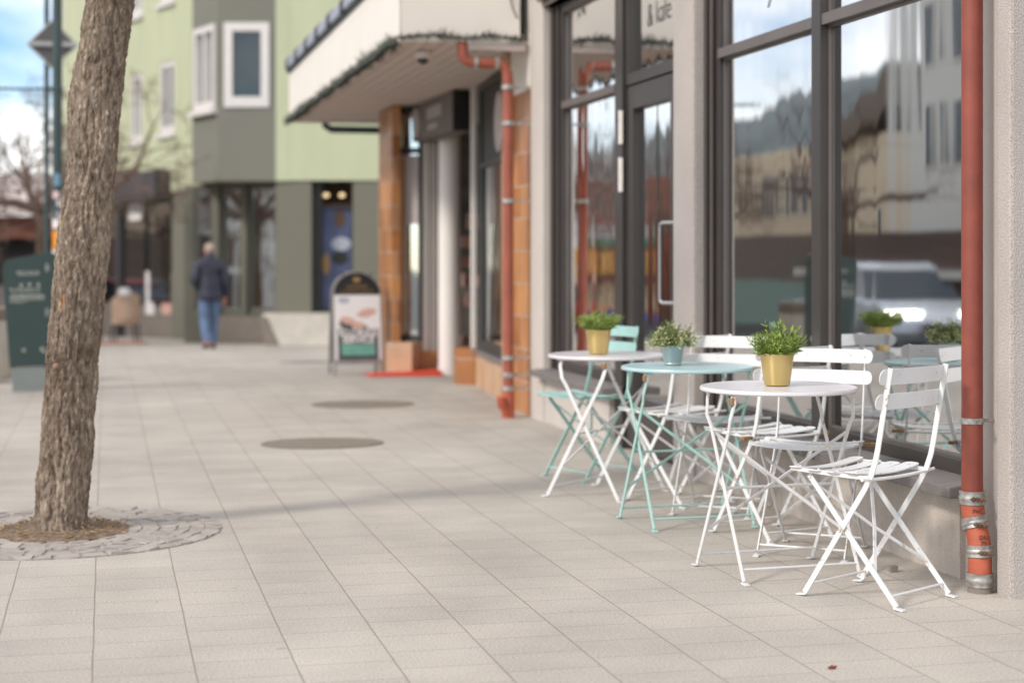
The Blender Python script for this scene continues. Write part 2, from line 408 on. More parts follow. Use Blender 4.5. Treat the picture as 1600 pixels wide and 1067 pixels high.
# ------------------------------------------------------------------ world, sun, camera
SUN_H = Vector((.908, .419, 0)).normalized(); SUN_EL = R(36)
w = bpy.data.worlds.new('World'); scn.world = w; w.use_nodes = True
n, l = w.node_tree.nodes, w.node_tree.links
bg = n['Background']; bg.inputs[1].default_value = .10
sk = n.new('ShaderNodeTexSky'); sk.sky_type = 'NISHITA'; sk.sun_disc = False; sk.sun_elevation = SUN_EL
sk.sun_rotation = math.atan2(-SUN_H.x, -SUN_H.y); sk.air_density = 1.0; sk.dust_density = .3; sk.ozone_density = 3.0
tc = n.new('ShaderNodeTexCoord'); mp = n.new('ShaderNodeMapping'); mp.inputs['Scale'].default_value = (1, 1, 2.6); mp.inputs['Location'].default_value = (5.3, .7, 1.6)
l.new(tc.outputs['Generated'], mp.inputs[0])
nz = n.new('ShaderNodeTexNoise'); nz.inputs['Scale'].default_value = 2.0; nz.inputs['Detail'].default_value = 8; nz.inputs['Roughness'].default_value = .55; l.new(mp.outputs[0], nz.inputs['Vector'])
rp = n.new('ShaderNodeValToRGB'); rp.color_ramp.elements[0].position = .40; rp.color_ramp.elements[1].position = .58; l.new(nz.outputs['Fac'], rp.inputs[0])
mx = n.new('ShaderNodeMix'); mx.data_type = 'RGBA'; l.new(rp.outputs[0], mx.inputs[0]); tn = n.new('ShaderNodeMix'); tn.data_type = 'RGBA'; tn.blend_type = 'MULTIPLY'; tn.inputs[0].default_value = 1; tn.inputs[7].default_value = (.80, .95, 1.12, 1); l.new(sk.outputs[0], tn.inputs[6]); l.new(tn.outputs[2], mx.inputs[6]); mx.inputs[7].default_value = (12.0, 11.55, 11.0, 1)  # cloud colour extra bright and warm, added as ambient fill from unseen sky
l.new(mx.outputs[2], bg.inputs[0])
sl = bpy.data.lights.new('sun', 'SUN'); sl.energy = 1.5; sl.angle = R(9); sl.color = (1, .93, .84)
so = bpy.data.objects.new('sun', sl); COL.objects.link(so)
L = Vector((SUN_H.x * math.cos(SUN_EL), SUN_H.y * math.cos(SUN_EL), -math.sin(SUN_EL)))
so.rotation_euler = L.to_track_quat('-Z', 'Y').to_euler(); so.location = (-10, -5, 12)
cd = bpy.data.cameras.new('camera'); cam = bpy.data.objects.new('camera', cd); COL.objects.link(cam); scn.camera = cam
cd.sensor_width = 36; cd.lens = 36 * F / 1600; cd.shift_y = -(533.5 - Y0) / 1600; cd.clip_start = .1; cd.clip_end = 2000
cam.location = (0, 0, H); cam.rotation_euler = (R(90), 0, -TH)
cd.dof.use_dof = True; cd.dof.focus_distance = 6.05; cd.dof.aperture_fstop = 1.85
scn.view_settings.view_transform = 'Standard'; scn.view_settings.look = 'None'; scn.view_settings.exposure = 0.75
scn.cycles.max_bounces = 10; scn.cycles.transparent_max_bounces = 12

# ------------------------------------------------------------------ setting: pavement, road
KERB_X = -3.6
def sheet(name, x0, x1, ys, dz, m, nx=1):
    b = MB(); xs = [x0 + (x1 - x0) * i / nx for i in range(nx + 1)]
    vs = [(x, y, ground_z(y) + dz) for y in ys for x in xs]
    fs = [(j * (nx + 1) + i, j * (nx + 1) + i + 1, (j + 1) * (nx + 1) + i + 1, (j + 1) * (nx + 1) + i) for j in range(len(ys) - 1) for i in range(nx)]
    b.add(vs, fs); return tag(b.build(name, m), kind='structure')
YS = [-60, -10, 0, 16, 17, 18, 20, 24, 30, 40, 60, 80]
tag(sheet('pavement', KERB_X, 3.9, YS, 0, 'paving'), 'beige concrete paving slabs laid in strips along the pedestrian street', 'pavement')
# the outer ground sheet carries the road to the horizon
b = MB(); YR = YS + [200, 900]
zr = lambda y: (ground_z(min(y, 60)) - .14)
vs = [(x, y, zr(y)) for y in YR for x in (-900, KERB_X - .16)]
b.add(vs, [(2 * j, 2 * j + 1, 2 * j + 3, 2 * j + 2) for j in range(len(YR) - 1)])
vs = [(x, y, ground_z(min(y, 60)) - .02) for y in YR for x in (3.9, 900)]
b.add(vs, [(2 * j, 2 * j + 1, 2 * j + 3, 2 * j + 2) for j in range(len(YR) - 1)])
b.add([(KERB_X - .16, 80, zr(80)), (3.9, 80, zr(80)), (3.9, 900, zr(80)), (KERB_X - .16, 900, zr(80))], [(0, 1, 2, 3)])
tag(b.build('road', 'asphalt'), 'dark asphalt road running beside the paved walk', 'road', kind='structure')
b = MB()
for y0, y1 in zip(YS[:-1], YS[1:]):
    z0, z1 = ground_z(y0), ground_z(y1); x0, x1 = KERB_X - .16, KERB_X
    b.add([(x0, y0, z0 - .3), (x1, y0, z0 - .3), (x1, y0, z0 + .004), (x0, y0, z0 + .004), (x0, y1, z1 - .3), (x1, y1, z1 - .3), (x1, y1, z1 + .004), (x0, y1, z1 + .004)],
          [(0, 1, 5, 4), (1, 2, 6, 5), (2, 3, 7, 6), (3, 0, 4, 7)])
tag(b.build('kerb', 'kerb_stone'), 'pale granite kerb between paving and road', 'kerb', kind='structure')

# ------------------------------------------------------------------ bistro chairs
def slat(L_, w, t, sag, curve_axis, nseg=14, r=.022):
    """rounded-end strip along y, width w along x, thickness t; sag bends it by sag*(1-(2y/L)^2) along -z"""
    b = MB(); ys = []
    for i in range(nseg + 1):
        ys.append(-L_ / 2 + L_ * i / nseg)
    extra = [L_ / 2 - r * (1 - math.cos(a)) for a in (R(0), R(30), R(55), R(75), R(90))]
    ys = sorted(set([round(q, 5) for q in ys if abs(q) < L_ / 2 - r] + [round(q, 5) for q in extra] + [round(-q, 5) for q in extra]))
    rings = []
    for y in ys:
        e = L_ / 2 - abs(y); hw = w / 2
        if e < r: hw = w / 2 - r + math.sqrt(max(0, r * r - (r - e) ** 2))
        z = -sag * (1 - (2 * y / L_) ** 2)
        rings.append([(-hw, y, z - t / 2), (hw, y, z - t / 2), (hw, y, z + t / 2), (-hw, y, z + t / 2)])
    vs = [p for q in rings for p in q]; fs = [(3, 2, 1, 0)]
    for i in range(len(rings) - 1):
        for k in range(4): fs.append((i * 4 + k, i * 4 + (k + 1) % 4, i * 4 + 4 + (k + 1) % 4, i * 4 + 4 + k))
    m_ = (len(rings) - 1) * 4; fs.append((m_, m_ + 1, m_ + 2, m_ + 3)); b.add(vs, fs)
    return b
def xf(b, M):
    b.v = [M @ v for v in b.v]; return b
def rivet(b, c, ax, r=.0045, h=.004):
    c = Vector(c); ax = Vector(ax).normalized(); b.tube([c, c + ax * h], [r, r * .6], 8)

BX = dict(top=(-.165, .83), mid=(-.125, .57), bend=(-.105, .455), foot=(.19, .006))
def make_chair(m):
    t = thing('bistro_chair', 'x', 'chair', group='folding bistro chairs by the cafe window')
    for s in (1, -1):
        y = s * .178
        # rear post that runs down to the front foot
        b = MB()
        pts = [(-.172, y, .826), (-.148, y, .70), (-.130, y, .60), (-.120, y, .545), (-.110, y, .50), (-.093, y, .452), (-.068, y, .405), (.185, y, .012)]
        b.bar(pts, .020, .006, (0, 1, 0))
        b.bar([(.176, y, .008), (.215, y, .004)], .024, .006, (0, 0, 1))
        rivet(b, (.035, y + s * .003, .247), (0, s, 0), .006)
        for z in (.795, .709): rivet(b, (-.168 + (.826 - z) * .19, y, z), (-1, 0, .1), .0045, .006)
        b.build('rear_post', m, t, bevel=.0012)
        # front leg running to the rear foot
        y2 = s * .168
        b = MB(); b.bar([(.172, y2, .432), (-.188, y2, .012)], .020, .006, (0, 1, 0))
        b.bar([(-.180, y2, .008), (-.218, y2, .004)], .024, .006, (0, 0, 1))
        rivet(b, (.166, y2 + s * .003, .424), (0, s, 0), .006)
        b.build('front_leg', m, t, bevel=.0012)
        # seat side rail
        b = MB(); b.bar([(.235, s * .190, .452), (.12, s * .186, .447), (0, s * .184, .444), (-.085, s * .184, .444)], .014, .005, (0, 1, 0))
        b.build('seat_rail', m, t)
    for i, x in enumerate((.213, .134, .055, -.024)):
        b = slat(.41, .059, .005, .016, 0); M = Matrix.Translation((x, 0, .460 - .006 * math.sin(i * 1.05))) @ Matrix.Rotation(R(2.5 - i * 1.2), 4, 'Y')
        xf(b, M); rivet(b, M @ Vector((0, .165, -.001)), (0, 0, 1), .006, .003); rivet(b, M @ Vector((0, -.165, -.001)), (0, 0, 1), .006, .003)
        b.build('seat_slat', m, t, bevel=.001)
    # back slats, bowed to the rear, standing in front of the posts
    for z, x, w_ in ((.795, -.166, .056), (.709, -.150, .056)):
        b = slat(.425, w_, .004, .020, 0, r=.024)
        M = Matrix(((0, 0, 1, x), (0, 1, 0, 0), (1, 0, 0, z), (0, 0, 0, 1)))
        for v in b.v: v.z = v.z + .0165
        xf(b, M)
        for v in b.v: v.x -= (v.z - z) * .17
        for s in (1, -1): rivet(b, (x + .0165 - .006 + .002, s * .178, z), (1, 0, 0), .0055, .003)
        b.build('back_slat', m, t, bevel=.001)
    b = MB(); b.tube([(-.09, y, .442 - .008 * (1 - (y / .23) ** 2)) for y in (-.23, -.15, -.07, 0, .07, .15, .23)], .006, 8); b.build('seat_rod', m, t, smooth=True)
    b = MB(); b.tube([(.165, -.178, .045), (.165, .178, .045)], .0045, 8); b.build('foot_rod', m, t, smooth=True)
    b = MB(); b.tube([(-.165, -.168, .045), (-.165, .168, .045)], .0045, 8); b.build('foot_rod', m, t, smooth=True)
    for s in (1, -1):
        b = MB(); b.bar([(.135, s * .165, .395), (.01, 0, .245), (-.10, -s * .165, .118)], .013, .005, (1, 0, -.85)); b.build('brace', m, t)
    return t

# name: x, y, rotation in degrees, colour, label
CH = [
 (2.672, 5.572, 121.2, 'white_paint', 'white bistro chair beside the red drainpipe, its back turned to the street corner'),
 (2.811, 6.456, 231.5, 'white_paint', 'white bistro chair facing out from the window behind the white table with the gold pot'),
 (2.817, 6.893, 106.3, 'white_paint', 'white bistro chair with rusty seat ends, wedged between the aqua table and the big window'),
 (2.83, 7.592, 235.9, 'white_paint', 'white bistro chair facing out behind the aqua table with the zinc pot'),
 (2.756, 7.947, 114.8, 'white_paint', 'white bistro chair pushed in between the cream table and the aqua table'),
 (2.605, 8.968, 202.2, 'turquoise_paint', 'turquoise bistro chair behind the cream table in front of the low sill'),
]
chair = make_chair('white_paint')
tq = make_chair('turquoise_paint')
first = True
for x, y, a, m, lab in CH:
    if m == 'turquoise_paint': c = tq
    elif first: c = chair; first = False
    else: c = copy_tree(chair)
    c.location = (x, y, 0); c.rotation_euler = (0, 0, R(a)); c['label'] = lab
    for s in (1, -1):
        if 'rusty' in lab or ('gold pot' in lab and s > 0):
            b = MB(); b.box((-.102, s * .188, .433), (-.078, s * .236, .447)); b.build('worn_end', 'rust', c, bevel=.002)

# ------------------------------------------------------------------ bistro tables
def make_table(m, mt, label):
    t = thing('bistro_table', label, 'table', group='round folding bistro tables')
    b = MB(); b.lathe([(.285, .697), (.297, .695), (.3005, .699), (.3005, .705), (.297, .711), (.290, .713), (.283, .7105), (.275, .710)], n=72)
    b.build('table_top', mt, t, smooth=True)
    for s in (1, -1):
        for q in (1, -1):
            a = s * (.25 if q > 0 else .239)
            b = MB()
            b.bar([(a - s * .004, -q * .125, .694), (a - s * .004, -q * .135, .66), (a + s * .006, -q * .118, .60), (a, -q * .095, .56), (a, q * .20, .012)], .019, .006, (1, 0, 0))
            b.bar([(a, q * .195, .007), (a, q * .232, .004)], .022, .006, (0, 0, 1))
            rivet(b, (a + s * .003, -q * .127, .685), (s, 0, 0), .006)
            rivet(b, (a + s * .003, -q * .09, .55), (s, 0, 0), .005)
            b.build('leg', m, t, bevel=.0012)
    for q, aa in ((1, .25), (-1, .239)):
        b = MB(); b.tube([(-aa, q * .178, .052), (aa, q * .178, .052)], .0048, 8); b.build('foot_rod', m, t, smooth=True)
        b = MB(); k = .40
        b.bar([(-aa, q * .125, .15), (0, q * .02, .345), (aa, -q * .085, .54)][::1], .012, .005, (0, 1, q * .55)) if q > 0 else \
            b.bar([(aa, q * .125, .15), (0, q * .02, .345), (-aa, -q * .085, .54)], .012, .005, (0, 1, q * .55))
        b.build('brace', m, t)
    b = MB(); b.tube([(-.25, .035, .325), (.25, .035, .325)], .0055, 8); b.build('stretcher', m, t, smooth=True)
    b = MB(); b.box((-.262, -.140, .655), (-.244, -.116, .682)); b.build('hinge_wear', 'rust', t, bevel=.004)
    for s in (1, -1):
        b = MB(); b.bar([(s * .235, -.15, .692), (s * .235, .15, .692)], .02, .008, (0, 0, 1)); b.build('top_rail', m, t)
    return t
TB = [
 (2.508, 6.085, 4, 'white_paint', 'white_table', 'white round bistro table with a gold pot, nearest the drainpipe'),
 (2.568, 7.303, 3, 'turquoise_paint', 'aqua_table', 'turquoise round bistro table with the zinc pot of white blossom'),
 (2.48, 8.278, 43.7, 'white_paint', 'white_table', 'cream white round bistro table beside the turquoise chair'),
]
for x, y, a, m, mt, lab in TB:
    t = make_table(m, mt, lab); t.location = (x, y, 0); t.rotation_euler = (0, 0, R(a))

# ------------------------------------------------------------------ potted plants on the tables
def leaf(b, base, d, ln, wd, up=None, droop=.15):
    d = Vector(d).normalized(); side = d.cross(Vector((0, 0, 1)));
    if side.length < .05: side = d.cross(Vector((1, 0, 0)))
    side.normalize(); a = rnd.uniform(0, 6.28); side = Matrix.Rotation(a, 3, d) @ side
    nrm = side.cross(d); base = Vector(base)
    p = [base, base + d * ln * .45 + side * wd * .5 + nrm * wd * .1, base + d * ln - nrm * ln * droop, base + d * ln * .45 - side * wd * .5 + nrm * wd * .1]
    b.add(p, [(0, 1, 2, 3)])
def stemmed(b, base, d, ln, nleaf, ll, lw, start=.25):
    d = Vector(d).normalized(); base = Vector(base); side0 = d.orthogonal().normalized()
    bend = Vector((rnd.uniform(-1, 1), rnd.uniform(-1, 1), 0)) * ln * .14
    P = lambda t: base + d * ln * t + bend * t * t
    b.tube([P(0), P(.5), P(1)], [.0012, .001, .0006], 4)
    for i in range(nleaf):
        t = start + (1 - start) * (i + rnd.random() * .4) / nleaf
        s = Matrix.Rotation(i * 2.4 + rnd.random(), 3, d) @ side0
        leaf(b, P(t), d * .75 + s, ll * rnd.uniform(.7, 1.15), lw)
    leaf(b, P(.98), d, ll * .9, lw)
def pot(prof, m, label, loc, hgt):
    t = thing('potted_plant', label, 'potted plant', loc, rnd.uniform(0, 6), group='potted plants on the bistro tables')
    b = MB(); b.lathe(prof, n=48); b.build('pot', m, t, smooth=True)
    b = MB(); rt = prof[-1][0]; b.lathe([(rt * .98, hgt - .022), (rt * .5, hgt - .012), (.004, hgt - .008)], n=24); b.build('potting_soil', 'soil', t)
    return t
def goldprof(rb, rt_, h):
    return [(rb - .002, 0), (rb, .003), (rb + (rt_ - rb) * .93, h - .008), (rt_ - .0005, h - .005), (rt_ + .001, h - .002), (rt_, h), (rt_ - .003, h - .001), (rt_ - .006, h - .03)]
# front pot
p3 = pot(goldprof(.049, .0655, .122), 'gold', 'gold pot of mixed green sprigs on the white table by the big window', (2.515, 6.115, .7135), .122)
f1, f2 = MB(), MB()
for i in range(190):
    a = rnd.uniform(0, 6.283); rr = .055 * math.sqrt(rnd.random()); sp = rr / .055
    d = Vector((math.cos(a) * sp * .85 + rnd.uniform(-.2, .2), math.sin(a) * sp * .85 + rnd.uniform(-.2, .2), 1))
    stemmed(f1 if rnd.random() < .68 else f2, (math.cos(a) * rr, math.sin(a) * rr, .105), d, rnd.uniform(.045, .095), rnd.randint(5, 8), .03, .0055)
for k in range(9): stemmed(f2, (.004 * k - .02, .01, .11), (rnd.uniform(-.12, .1), rnd.uniform(-.1, .1), 1), rnd.uniform(.10, .135), 14, .03, .006, .1)
for k in range(5): stemmed(f2, (-.02, .006, .11), (-.5 + rnd.uniform(-.2, .2), rnd.uniform(-.4, .4), 1), .115, 5, .034, .013, .4)
f1.build('foliage', 'leaf_dark', p3); f2.build('foliage', 'leaf_bright', p3)
# zinc pot
zp = [(.039, 0), (.041, .002), (.041, .006), (.0395, .009), (.0415, .012), (.052, .086), (.0535, .088), (.0535, .090), (.051, .0905), (.049, .07)]
p2 = pot(zp, 'zinc', 'small zinc pot of bushy pale blossom on the turquoise table', (2.524, 7.378, .7135), .09)
f1, f2 = MB(), MB()
for i in range(190):
    a = rnd.uniform(0, 6.283); el = math.acos(rnd.uniform(-.05, 1)); d = Vector((math.sin(el) * math.cos(a), math.sin(el) * math.sin(a), math.cos(el) + .12)).normalized()
    ln = rnd.uniform(.055, .108) * (.85 + .25 * d.z); st = Vector((d.x * .03, d.y * .03, .085))
    stemmed(f1, st, d, ln, rnd.randint(9, 13), .014, .006, .1)
    if rnd.random() < .42:
        tip = st + d * ln
        for k in range(rnd.randint(6, 11)):
            o_ = Vector((rnd.gauss(0, 1), rnd.gauss(0, 1), rnd.gauss(0, 1))) * .0065
            leaf(f2, tip + o_, d + o_ * 120, .0085, .0075)
f1.build('foliage', 'leaf_thyme', p2); f2.build('blossom', 'blossom', p2)
# far gold pot
p1 = pot(goldprof(.049, .0655, .122), 'gold', 'gold pot of spiky bright grass on the cream table', (2.437, 8.286, .7135), .122)
f1, f2 = MB(), MB()
for i in range(200):
    a = rnd.uniform(0, 6.283); rr = .055 * math.sqrt(rnd.random()); sp = rr / .055
    d = Vector((math.cos(a) * sp * .9 + rnd.uniform(-.2, .2), math.sin(a) * sp * .9 + rnd.uniform(-.2, .2), 1))
    stemmed(f2 if rnd.random() < .75 else f1, (math.cos(a) * rr, math.sin(a) * rr, .108), d, rnd.uniform(.05, .10), rnd.randint(5, 8), .03, .0055)
f1.build('foliage', 'leaf_dark', p1); f2.build('foliage', 'leaf_bright', p1)

# ------------------------------------------------------------------ cafe building (plastered front, dark window frames)
WX = 3.10; GX = 3.22
cafe = thing('cafe_building', 'grey plastered cafe front with big dark framed windows and a glazed door', 'building', (WX, 9, 0))
def cb(b, name, m, parent=None, **k): return b.build(name, m, parent or cafe, world=parent is None, **k)
b = MB()   # corner pier by the red pipe
b.box((WX, 5.40, -.1), (3.9, 5.50, 6.5)); cb(b, 'corner_pier', 'plaster', bevel=.012)
b = MB(); b.box((3.142, 5.50, -.1), (3.9, 5.80, 6.5)); cb(b, 'pier_return', 'plaster_smooth')
b = MB(); b.box((3.9, 5.43, -.1), (9, 5.80, 6.5)); cb(b, 'side_wall', 'plaster')
b = MB(); b.box((WX, 8.72, -.1), (3.42, 9.06, 6.5)); cb(b, 'pier', 'plaster', bevel=.012)
b = MB(); b.box((WX, 11.98, -.1), (3.42, 12.34, 6.5)); cb(b, 'pier', 'plaster_smooth', bevel=.012)
b = MB(); b.box((3.118, 5.80, -.1), (3.40, 8.72, .318)); cb(b, 'plinth_wall', 'plinth_plaster')
b = MB(); b.box((3.118, 10.36, -.1), (3.40, 11.98, .338)); cb(b, 'plinth_wall', 'plaster_smooth')
b = MB(); b.box((WX + .01, 5.80, 3.22), (3.42, 8.72, 6.5)); b.box((WX + .01, 9.06, 3.02), (3.42, 11.98, 6.5)); cb(b, 'upper_wall', 'plaster_smooth')
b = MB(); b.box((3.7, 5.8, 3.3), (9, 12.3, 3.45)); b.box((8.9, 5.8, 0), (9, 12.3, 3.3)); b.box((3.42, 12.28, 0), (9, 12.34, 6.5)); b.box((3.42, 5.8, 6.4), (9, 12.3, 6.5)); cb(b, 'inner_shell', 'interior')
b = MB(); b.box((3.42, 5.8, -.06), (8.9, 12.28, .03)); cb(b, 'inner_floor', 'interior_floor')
# things seen dimly inside: a green counter front, a pale strip, brown boxes
b = MB(); b.box((3.62, 8.53, .05), (3.66, 9.5, 1.22)); cb(b, 'counter_front', 'green_panel')
b = MB(); b.box((3.66, 8.36, .05), (3.70, 8.53, 1.9)); cb(b, 'door_panel', 'brown_panel')
b = MB(); b.box((3.60, 8.20, .05), (3.65, 8.36, 1.7)); cb(b, 'pale_strip', 'pale_green')
# stone sills
def sill(y0, y1, zt):
    b = MB(); b.prism([(3.02, zt - .085), (3.24, zt - .08), (3.24, zt - .02), (3.02, zt - .042)], y0, y1, 'y'); return cb(b, 'window_sill', 'sill_stone', bevel=.006)
sill(5.70, 8.72, .40)
sill(10.20, 12.05, .42)
# big front window
def window(name, label, y0, y1, z0, z1, bars_y, bars_z, fw=.06, jamb=.0, m='frame_dark', glass='glass_front', zbar=.05):
    b = MB(); x0, x1 = 3.185, 3.262
    b.box((x0, y0, z0), (x1, y0 + fw, z1)); b.box((x0, y1 - fw, z0), (x1, y1, z1))
    b.box((x0 - .006, y0 + fw, z0), (x1, y1 - fw, z0 + .06)); b.box((x0, y0 + fw, z1 - fw), (x1, y1 - fw, z1))
    for (ya, yb) in bars_y: b.box((x0 - .018, ya, z0 + .06), (x1, yb, z1 - fw))
    f = cb(b, 'window', m, bevel=.003)
    ys = [y0 + fw] + [q for p in bars_y for q in p] + [y1 - fw]
    segs = [(ys[i], ys[i + 1]) for i in range(0, len(ys), 2)]
    b = MB()
    for z in bars_z:
        for ya, yb in segs: b.box((x0 - .012, ya, z), (x1 - .002, yb, z + zbar))
    t_ = b.build('transom', 'frame_mid', f, world=False)
    t_.data.transform(cafe.matrix_basis.inverted())
    zs = [z0 + .06] + [q for z in bars_z for q in (z, z + zbar)] + [z1 - fw]
    zseg = [(zs[i], zs[i + 1]) for i in range(0, len(zs), 2)]
    for ya, yb in segs:
        for za, zb in zseg:
            b = MB(); b.box((GX, ya, za), (GX + .008, yb, zb)); p_ = b.build('pane', glass, f); p_.data.transform(cafe.matrix_basis.inverted())
            b = MB(); g = .012
            for q in ((ya, za, ya + g, zb), (yb - g, za, yb, zb), (ya + g, za, yb - g, za + g), (ya + g, zb - g, yb - g, zb)):
                b.box((GX - .014, q[0], q[1]), (GX - .001, q[2], q[3]))
            p_ = b.build('glazing_bead', 'frame_mid', f); p_.data.transform(cafe.matrix_basis.inverted())
    return f
window('window', '', 5.80, 8.60, .37, 3.22, [(7.19, 7.29)], [2.262])
# stepped jamb profiles beside the pier
b = MB()
for i, (ya, yb, xa) in enumerate(((8.60, 8.635, 3.20), (8.635, 8.665, 3.17), (8.665, 8.70, 3.20), (8.70, 8.72, 3.16))): b.box((xa, ya, .37), (3.262, yb, 3.22))
cb(b, 'window_jamb', 'frame_dark', bevel=.002)
b = MB(); b.box((3.158, 8.604, .37), (3.172, 8.612, 3.22)); b.box((3.150, 8.668, .37), (3.162, 8.674, 3.22)); cb(b, 'jamb_trim', 'frame_mid')
f2 = window('window', '', 10.36, 11.80, .40, 3.02, [], [2.262], fw=.07, glass='glass_old', m='frame_dark')
b = MB()
for i, (ya, yb, xa) in enumerate(((11.80, 11.84, 3.165), (11.84, 11.90, 3.185), (11.90, 11.98, 3.155))): b.box((xa, ya, .40), (3.262, yb, 3.02))
cb(b, 'window_jamb', 'frame_dark', bevel=.002)
b = MB(); b.box((3.10, 9.06, 3.02), (3.262, 11.98, 3.06)); b.box((3.06, 9.06, 3.06), (3.10, 12.0, 3.16)); cb(b, 'head_trim', 'frame_mid', bevel=.004)
# mullion between window and door
b = MB(); b.box((3.155, 10.20, .0), (3.262, 10.36, 3.02)); cb(b, 'door_post', 'frame_dark', bevel=.003)
# glazed door with a fanlight
b = MB(); b.box((3.175, 9.06, 2.275), (3.262, 10.20, 2.345)); b.box((3.175, 9.06, 2.96), (3.262, 10.20, 3.02)); b.box((3.175, 10.14, 2.345), (3.262, 10.20, 2.96)); b.box((3.175, 9.06, 2.345), (3.262, 9.12, 2.96))
fl = cb(b, 'fanlight', 'frame_dark', bevel=.003)
b = MB(); b.box((GX, 9.12, 2.345), (GX + .008, 10.14, 2.96)); p_ = b.build('pane', 'glass_old', fl); p_.data.transform(cafe.matrix_basis.inverted())
b = MB(); x0, x1 = 3.18, 3.25
b.box((x0, 10.06, .02), (x1, 10.19, 2.265)); b.box((x0, 9.08, .02), (x1, 9.34, 2.265)); b.box((x0, 9.34, 2.12), (x1, 10.06, 2.265)); b.box((x0, 9.34, .02), (x1, 10.06, .34))
dr = cb(b, 'door', 'frame_dark', bevel=.004)
b = MB(); b.box((GX, 9.34, .34), (GX + .008, 10.06, 2.12)); p_ = b.build('pane', 'glass_old', dr); p_.data.transform(cafe.matrix_basis.inverted())
b = MB(); b.tube([(3.185, 9.15, 1.40), (3.11, 9.265, 1.40), (3.10, 9.28, 1.388), (3.10, 9.282, 1.37), (3.10, 9.282, .97), (3.10, 9.28, .95), (3.11, 9.265, .94), (3.185, 9.15, .94)], .0125, 12)
p_ = b.build('door_handle', 'steel', dr, smooth=True); p_.data.transform(cafe.matrix_basis.inverted())
for za, zb in ((1.91, 2.125), (1.61, 1.83)):
    b = MB()
    for i in range(3): b.tube([(3.145, 10.215, za + (zb - za) * i / 3 + .002), (3.145, 10.215, za + (zb - za) * (i + 1) / 3 - .002)], .0095, 10)
    b.box((3.150, 10.19, za + .004), (3.157, 10.24, zb - .004))
    p_ = b.build('hinge', 'offwhite', dr); p_.data.transform(cafe.matrix_basis.inverted())
# painted lettering on the fanlight and big pane
lm = axes((3.214, 9.66, 2.82), (0, -1, 0), (-1, 0, 0))
text_mesh('lettering', '& kafé', .21, 'black_print', cafe, axes((3.216, 9.66, 2.665), (0, -1, 0), (-1, 0, 0)), .0005, xs=.85, off=-.0045)
text_mesh('lettering', 'interiør', .21, 'black_print', cafe, axes((3.216, 9.68, 2.88), (0, -1, 0), (-1, 0, 0)), .0005, xs=.95, off=-.0045)
text_mesh('lettering', 'y', .42, 'black_print', cafe, axes((3.216, 7.86, 2.66), (0, -1, 0), (-1, 0, 0)), .0005, shear=.3, off=-.012)

# ------------------------------------------------------------------ drainpipes
pipe = thing('drainpipe', 'tall red drainpipe with clamped orange hose at its foot', 'drainpipe', (3.05, 5.62, 0))
PX, PY = 3.056, 5.592
b = MB(); b.tube([(PX, PY, .335), (PX, PY, 6.4)], .0385, 28); b.build('pipe', 'pipe_red', pipe, smooth=True, world=True)
hp = [(PX, PY, .36), (PX, PY - .000, .31), (PX + .002, PY - .006, .275), (PX + .005, PY - .022, .225), (PX + .008, PY - .034, .185), (PX + .009, PY - .039, .14), (PX + .009, PY - .040, .09), (PX + .009, PY - .040, .05)]
b = MB(); b.tube(hp, [.041, .0415, .041, .0405, .041, .0415, .042, .042], 28); b.build('hose', 'pipe_orange', pipe, smooth=True, world=True)
def clamp(c, d, r, wd, bolt=True):
    d = Vector(d).normalized(); c = Vector(c); b = MB()
    n_ = 30; q1 = d.orthogonal().normalized(); q2 = d.cross(q1)
    prof = [(r + .001, -wd / 2), (r + .006, -wd / 2 + .003), (r + .0045, -wd * .18), (r + .007, -wd * .1), (r + .007, wd * .1), (r + .0045, wd * .18), (r + .006, wd / 2 - .003), (r + .001, wd / 2)]
    vs = []
    for rr, z in prof:
        for k in range(n_):
            a = 2 * math.pi * k / n_; vs.append(c + d * z + (q1 * math.cos(a) + q2 * math.sin(a)) * rr)
    b.add(vs, [(i * n_ + k, i * n_ + (k + 1) % n_, (i + 1) * n_ + (k + 1) % n_, (i + 1) * n_ + k) for i in range(len(prof) - 1) for k in range(n_)])
    o = b.build('hose_clamp', 'galvanised', pipe, smooth=True, world=True)
    if bolt:
        b = MB(); e = c + Vector((-.025, -.042, 0)); ax = Vector((.75, -.6, 0)).normalized()
        b.tube([e - ax * .004, e + ax * .05], .0035, 8)
        for k in range(3): b.tube([e + ax * (.003 + .014 * k), e + ax * (.012 + .014 * k)], [.009, .008], 6)
        p_ = b.build('clamp_bolt', 'old_rust', o); p_.data.transform(pipe.matrix_basis.inverted())
clamp((PX, PY, .335), (0, 0, 1), .041, .05); clamp((PX + .004, PY - .015, .245), (.08, -.30, -1), .042, .042)
clamp((PX + .009, PY - .038, .148), (.02, -.08, -1), .043, .045); clamp((PX + .009, PY - .040, .045), (0, 0, 1), .0435, .05, False)
b = MB(); b.lathe([(.044, -.02), (.044, .022), (.046, .024), (.03, .026)], (PX + .009, PY - .040, 0), n=28); b.build('ground_socket', 'concrete_dark', pipe, world=True)
for z in (.613, 2.9):
    b = MB(); b.lathe([(.040, z - .011), (.0425, z - .01), (.0425, z + .01), (.040, z + .011)], (PX, PY, 0), n=28); b.box((PX + .04, PY - .006, z - .006), (3.15, PY + .006, z + .006)); b.box((PX - .004, PY - .06, z - .008), (PX + .004, PY - .04, z + .008))
    b.build('pipe_bracket', 'galvanised', pipe, world=True)
text_mesh('stamp', 'PVC\n110', .022, 'black_print', pipe, axes((PX - .004, PY - .049, .280), (1, -.15, 0), (-.1, -1, 0)), .0004)
text_mesh('stamp', 'DN\n75', .022, 'black_print', pipe, axes((PX + .004, PY - .0765, .190), (1, -.15, 0), (-.1, -1, 0)), .0004)

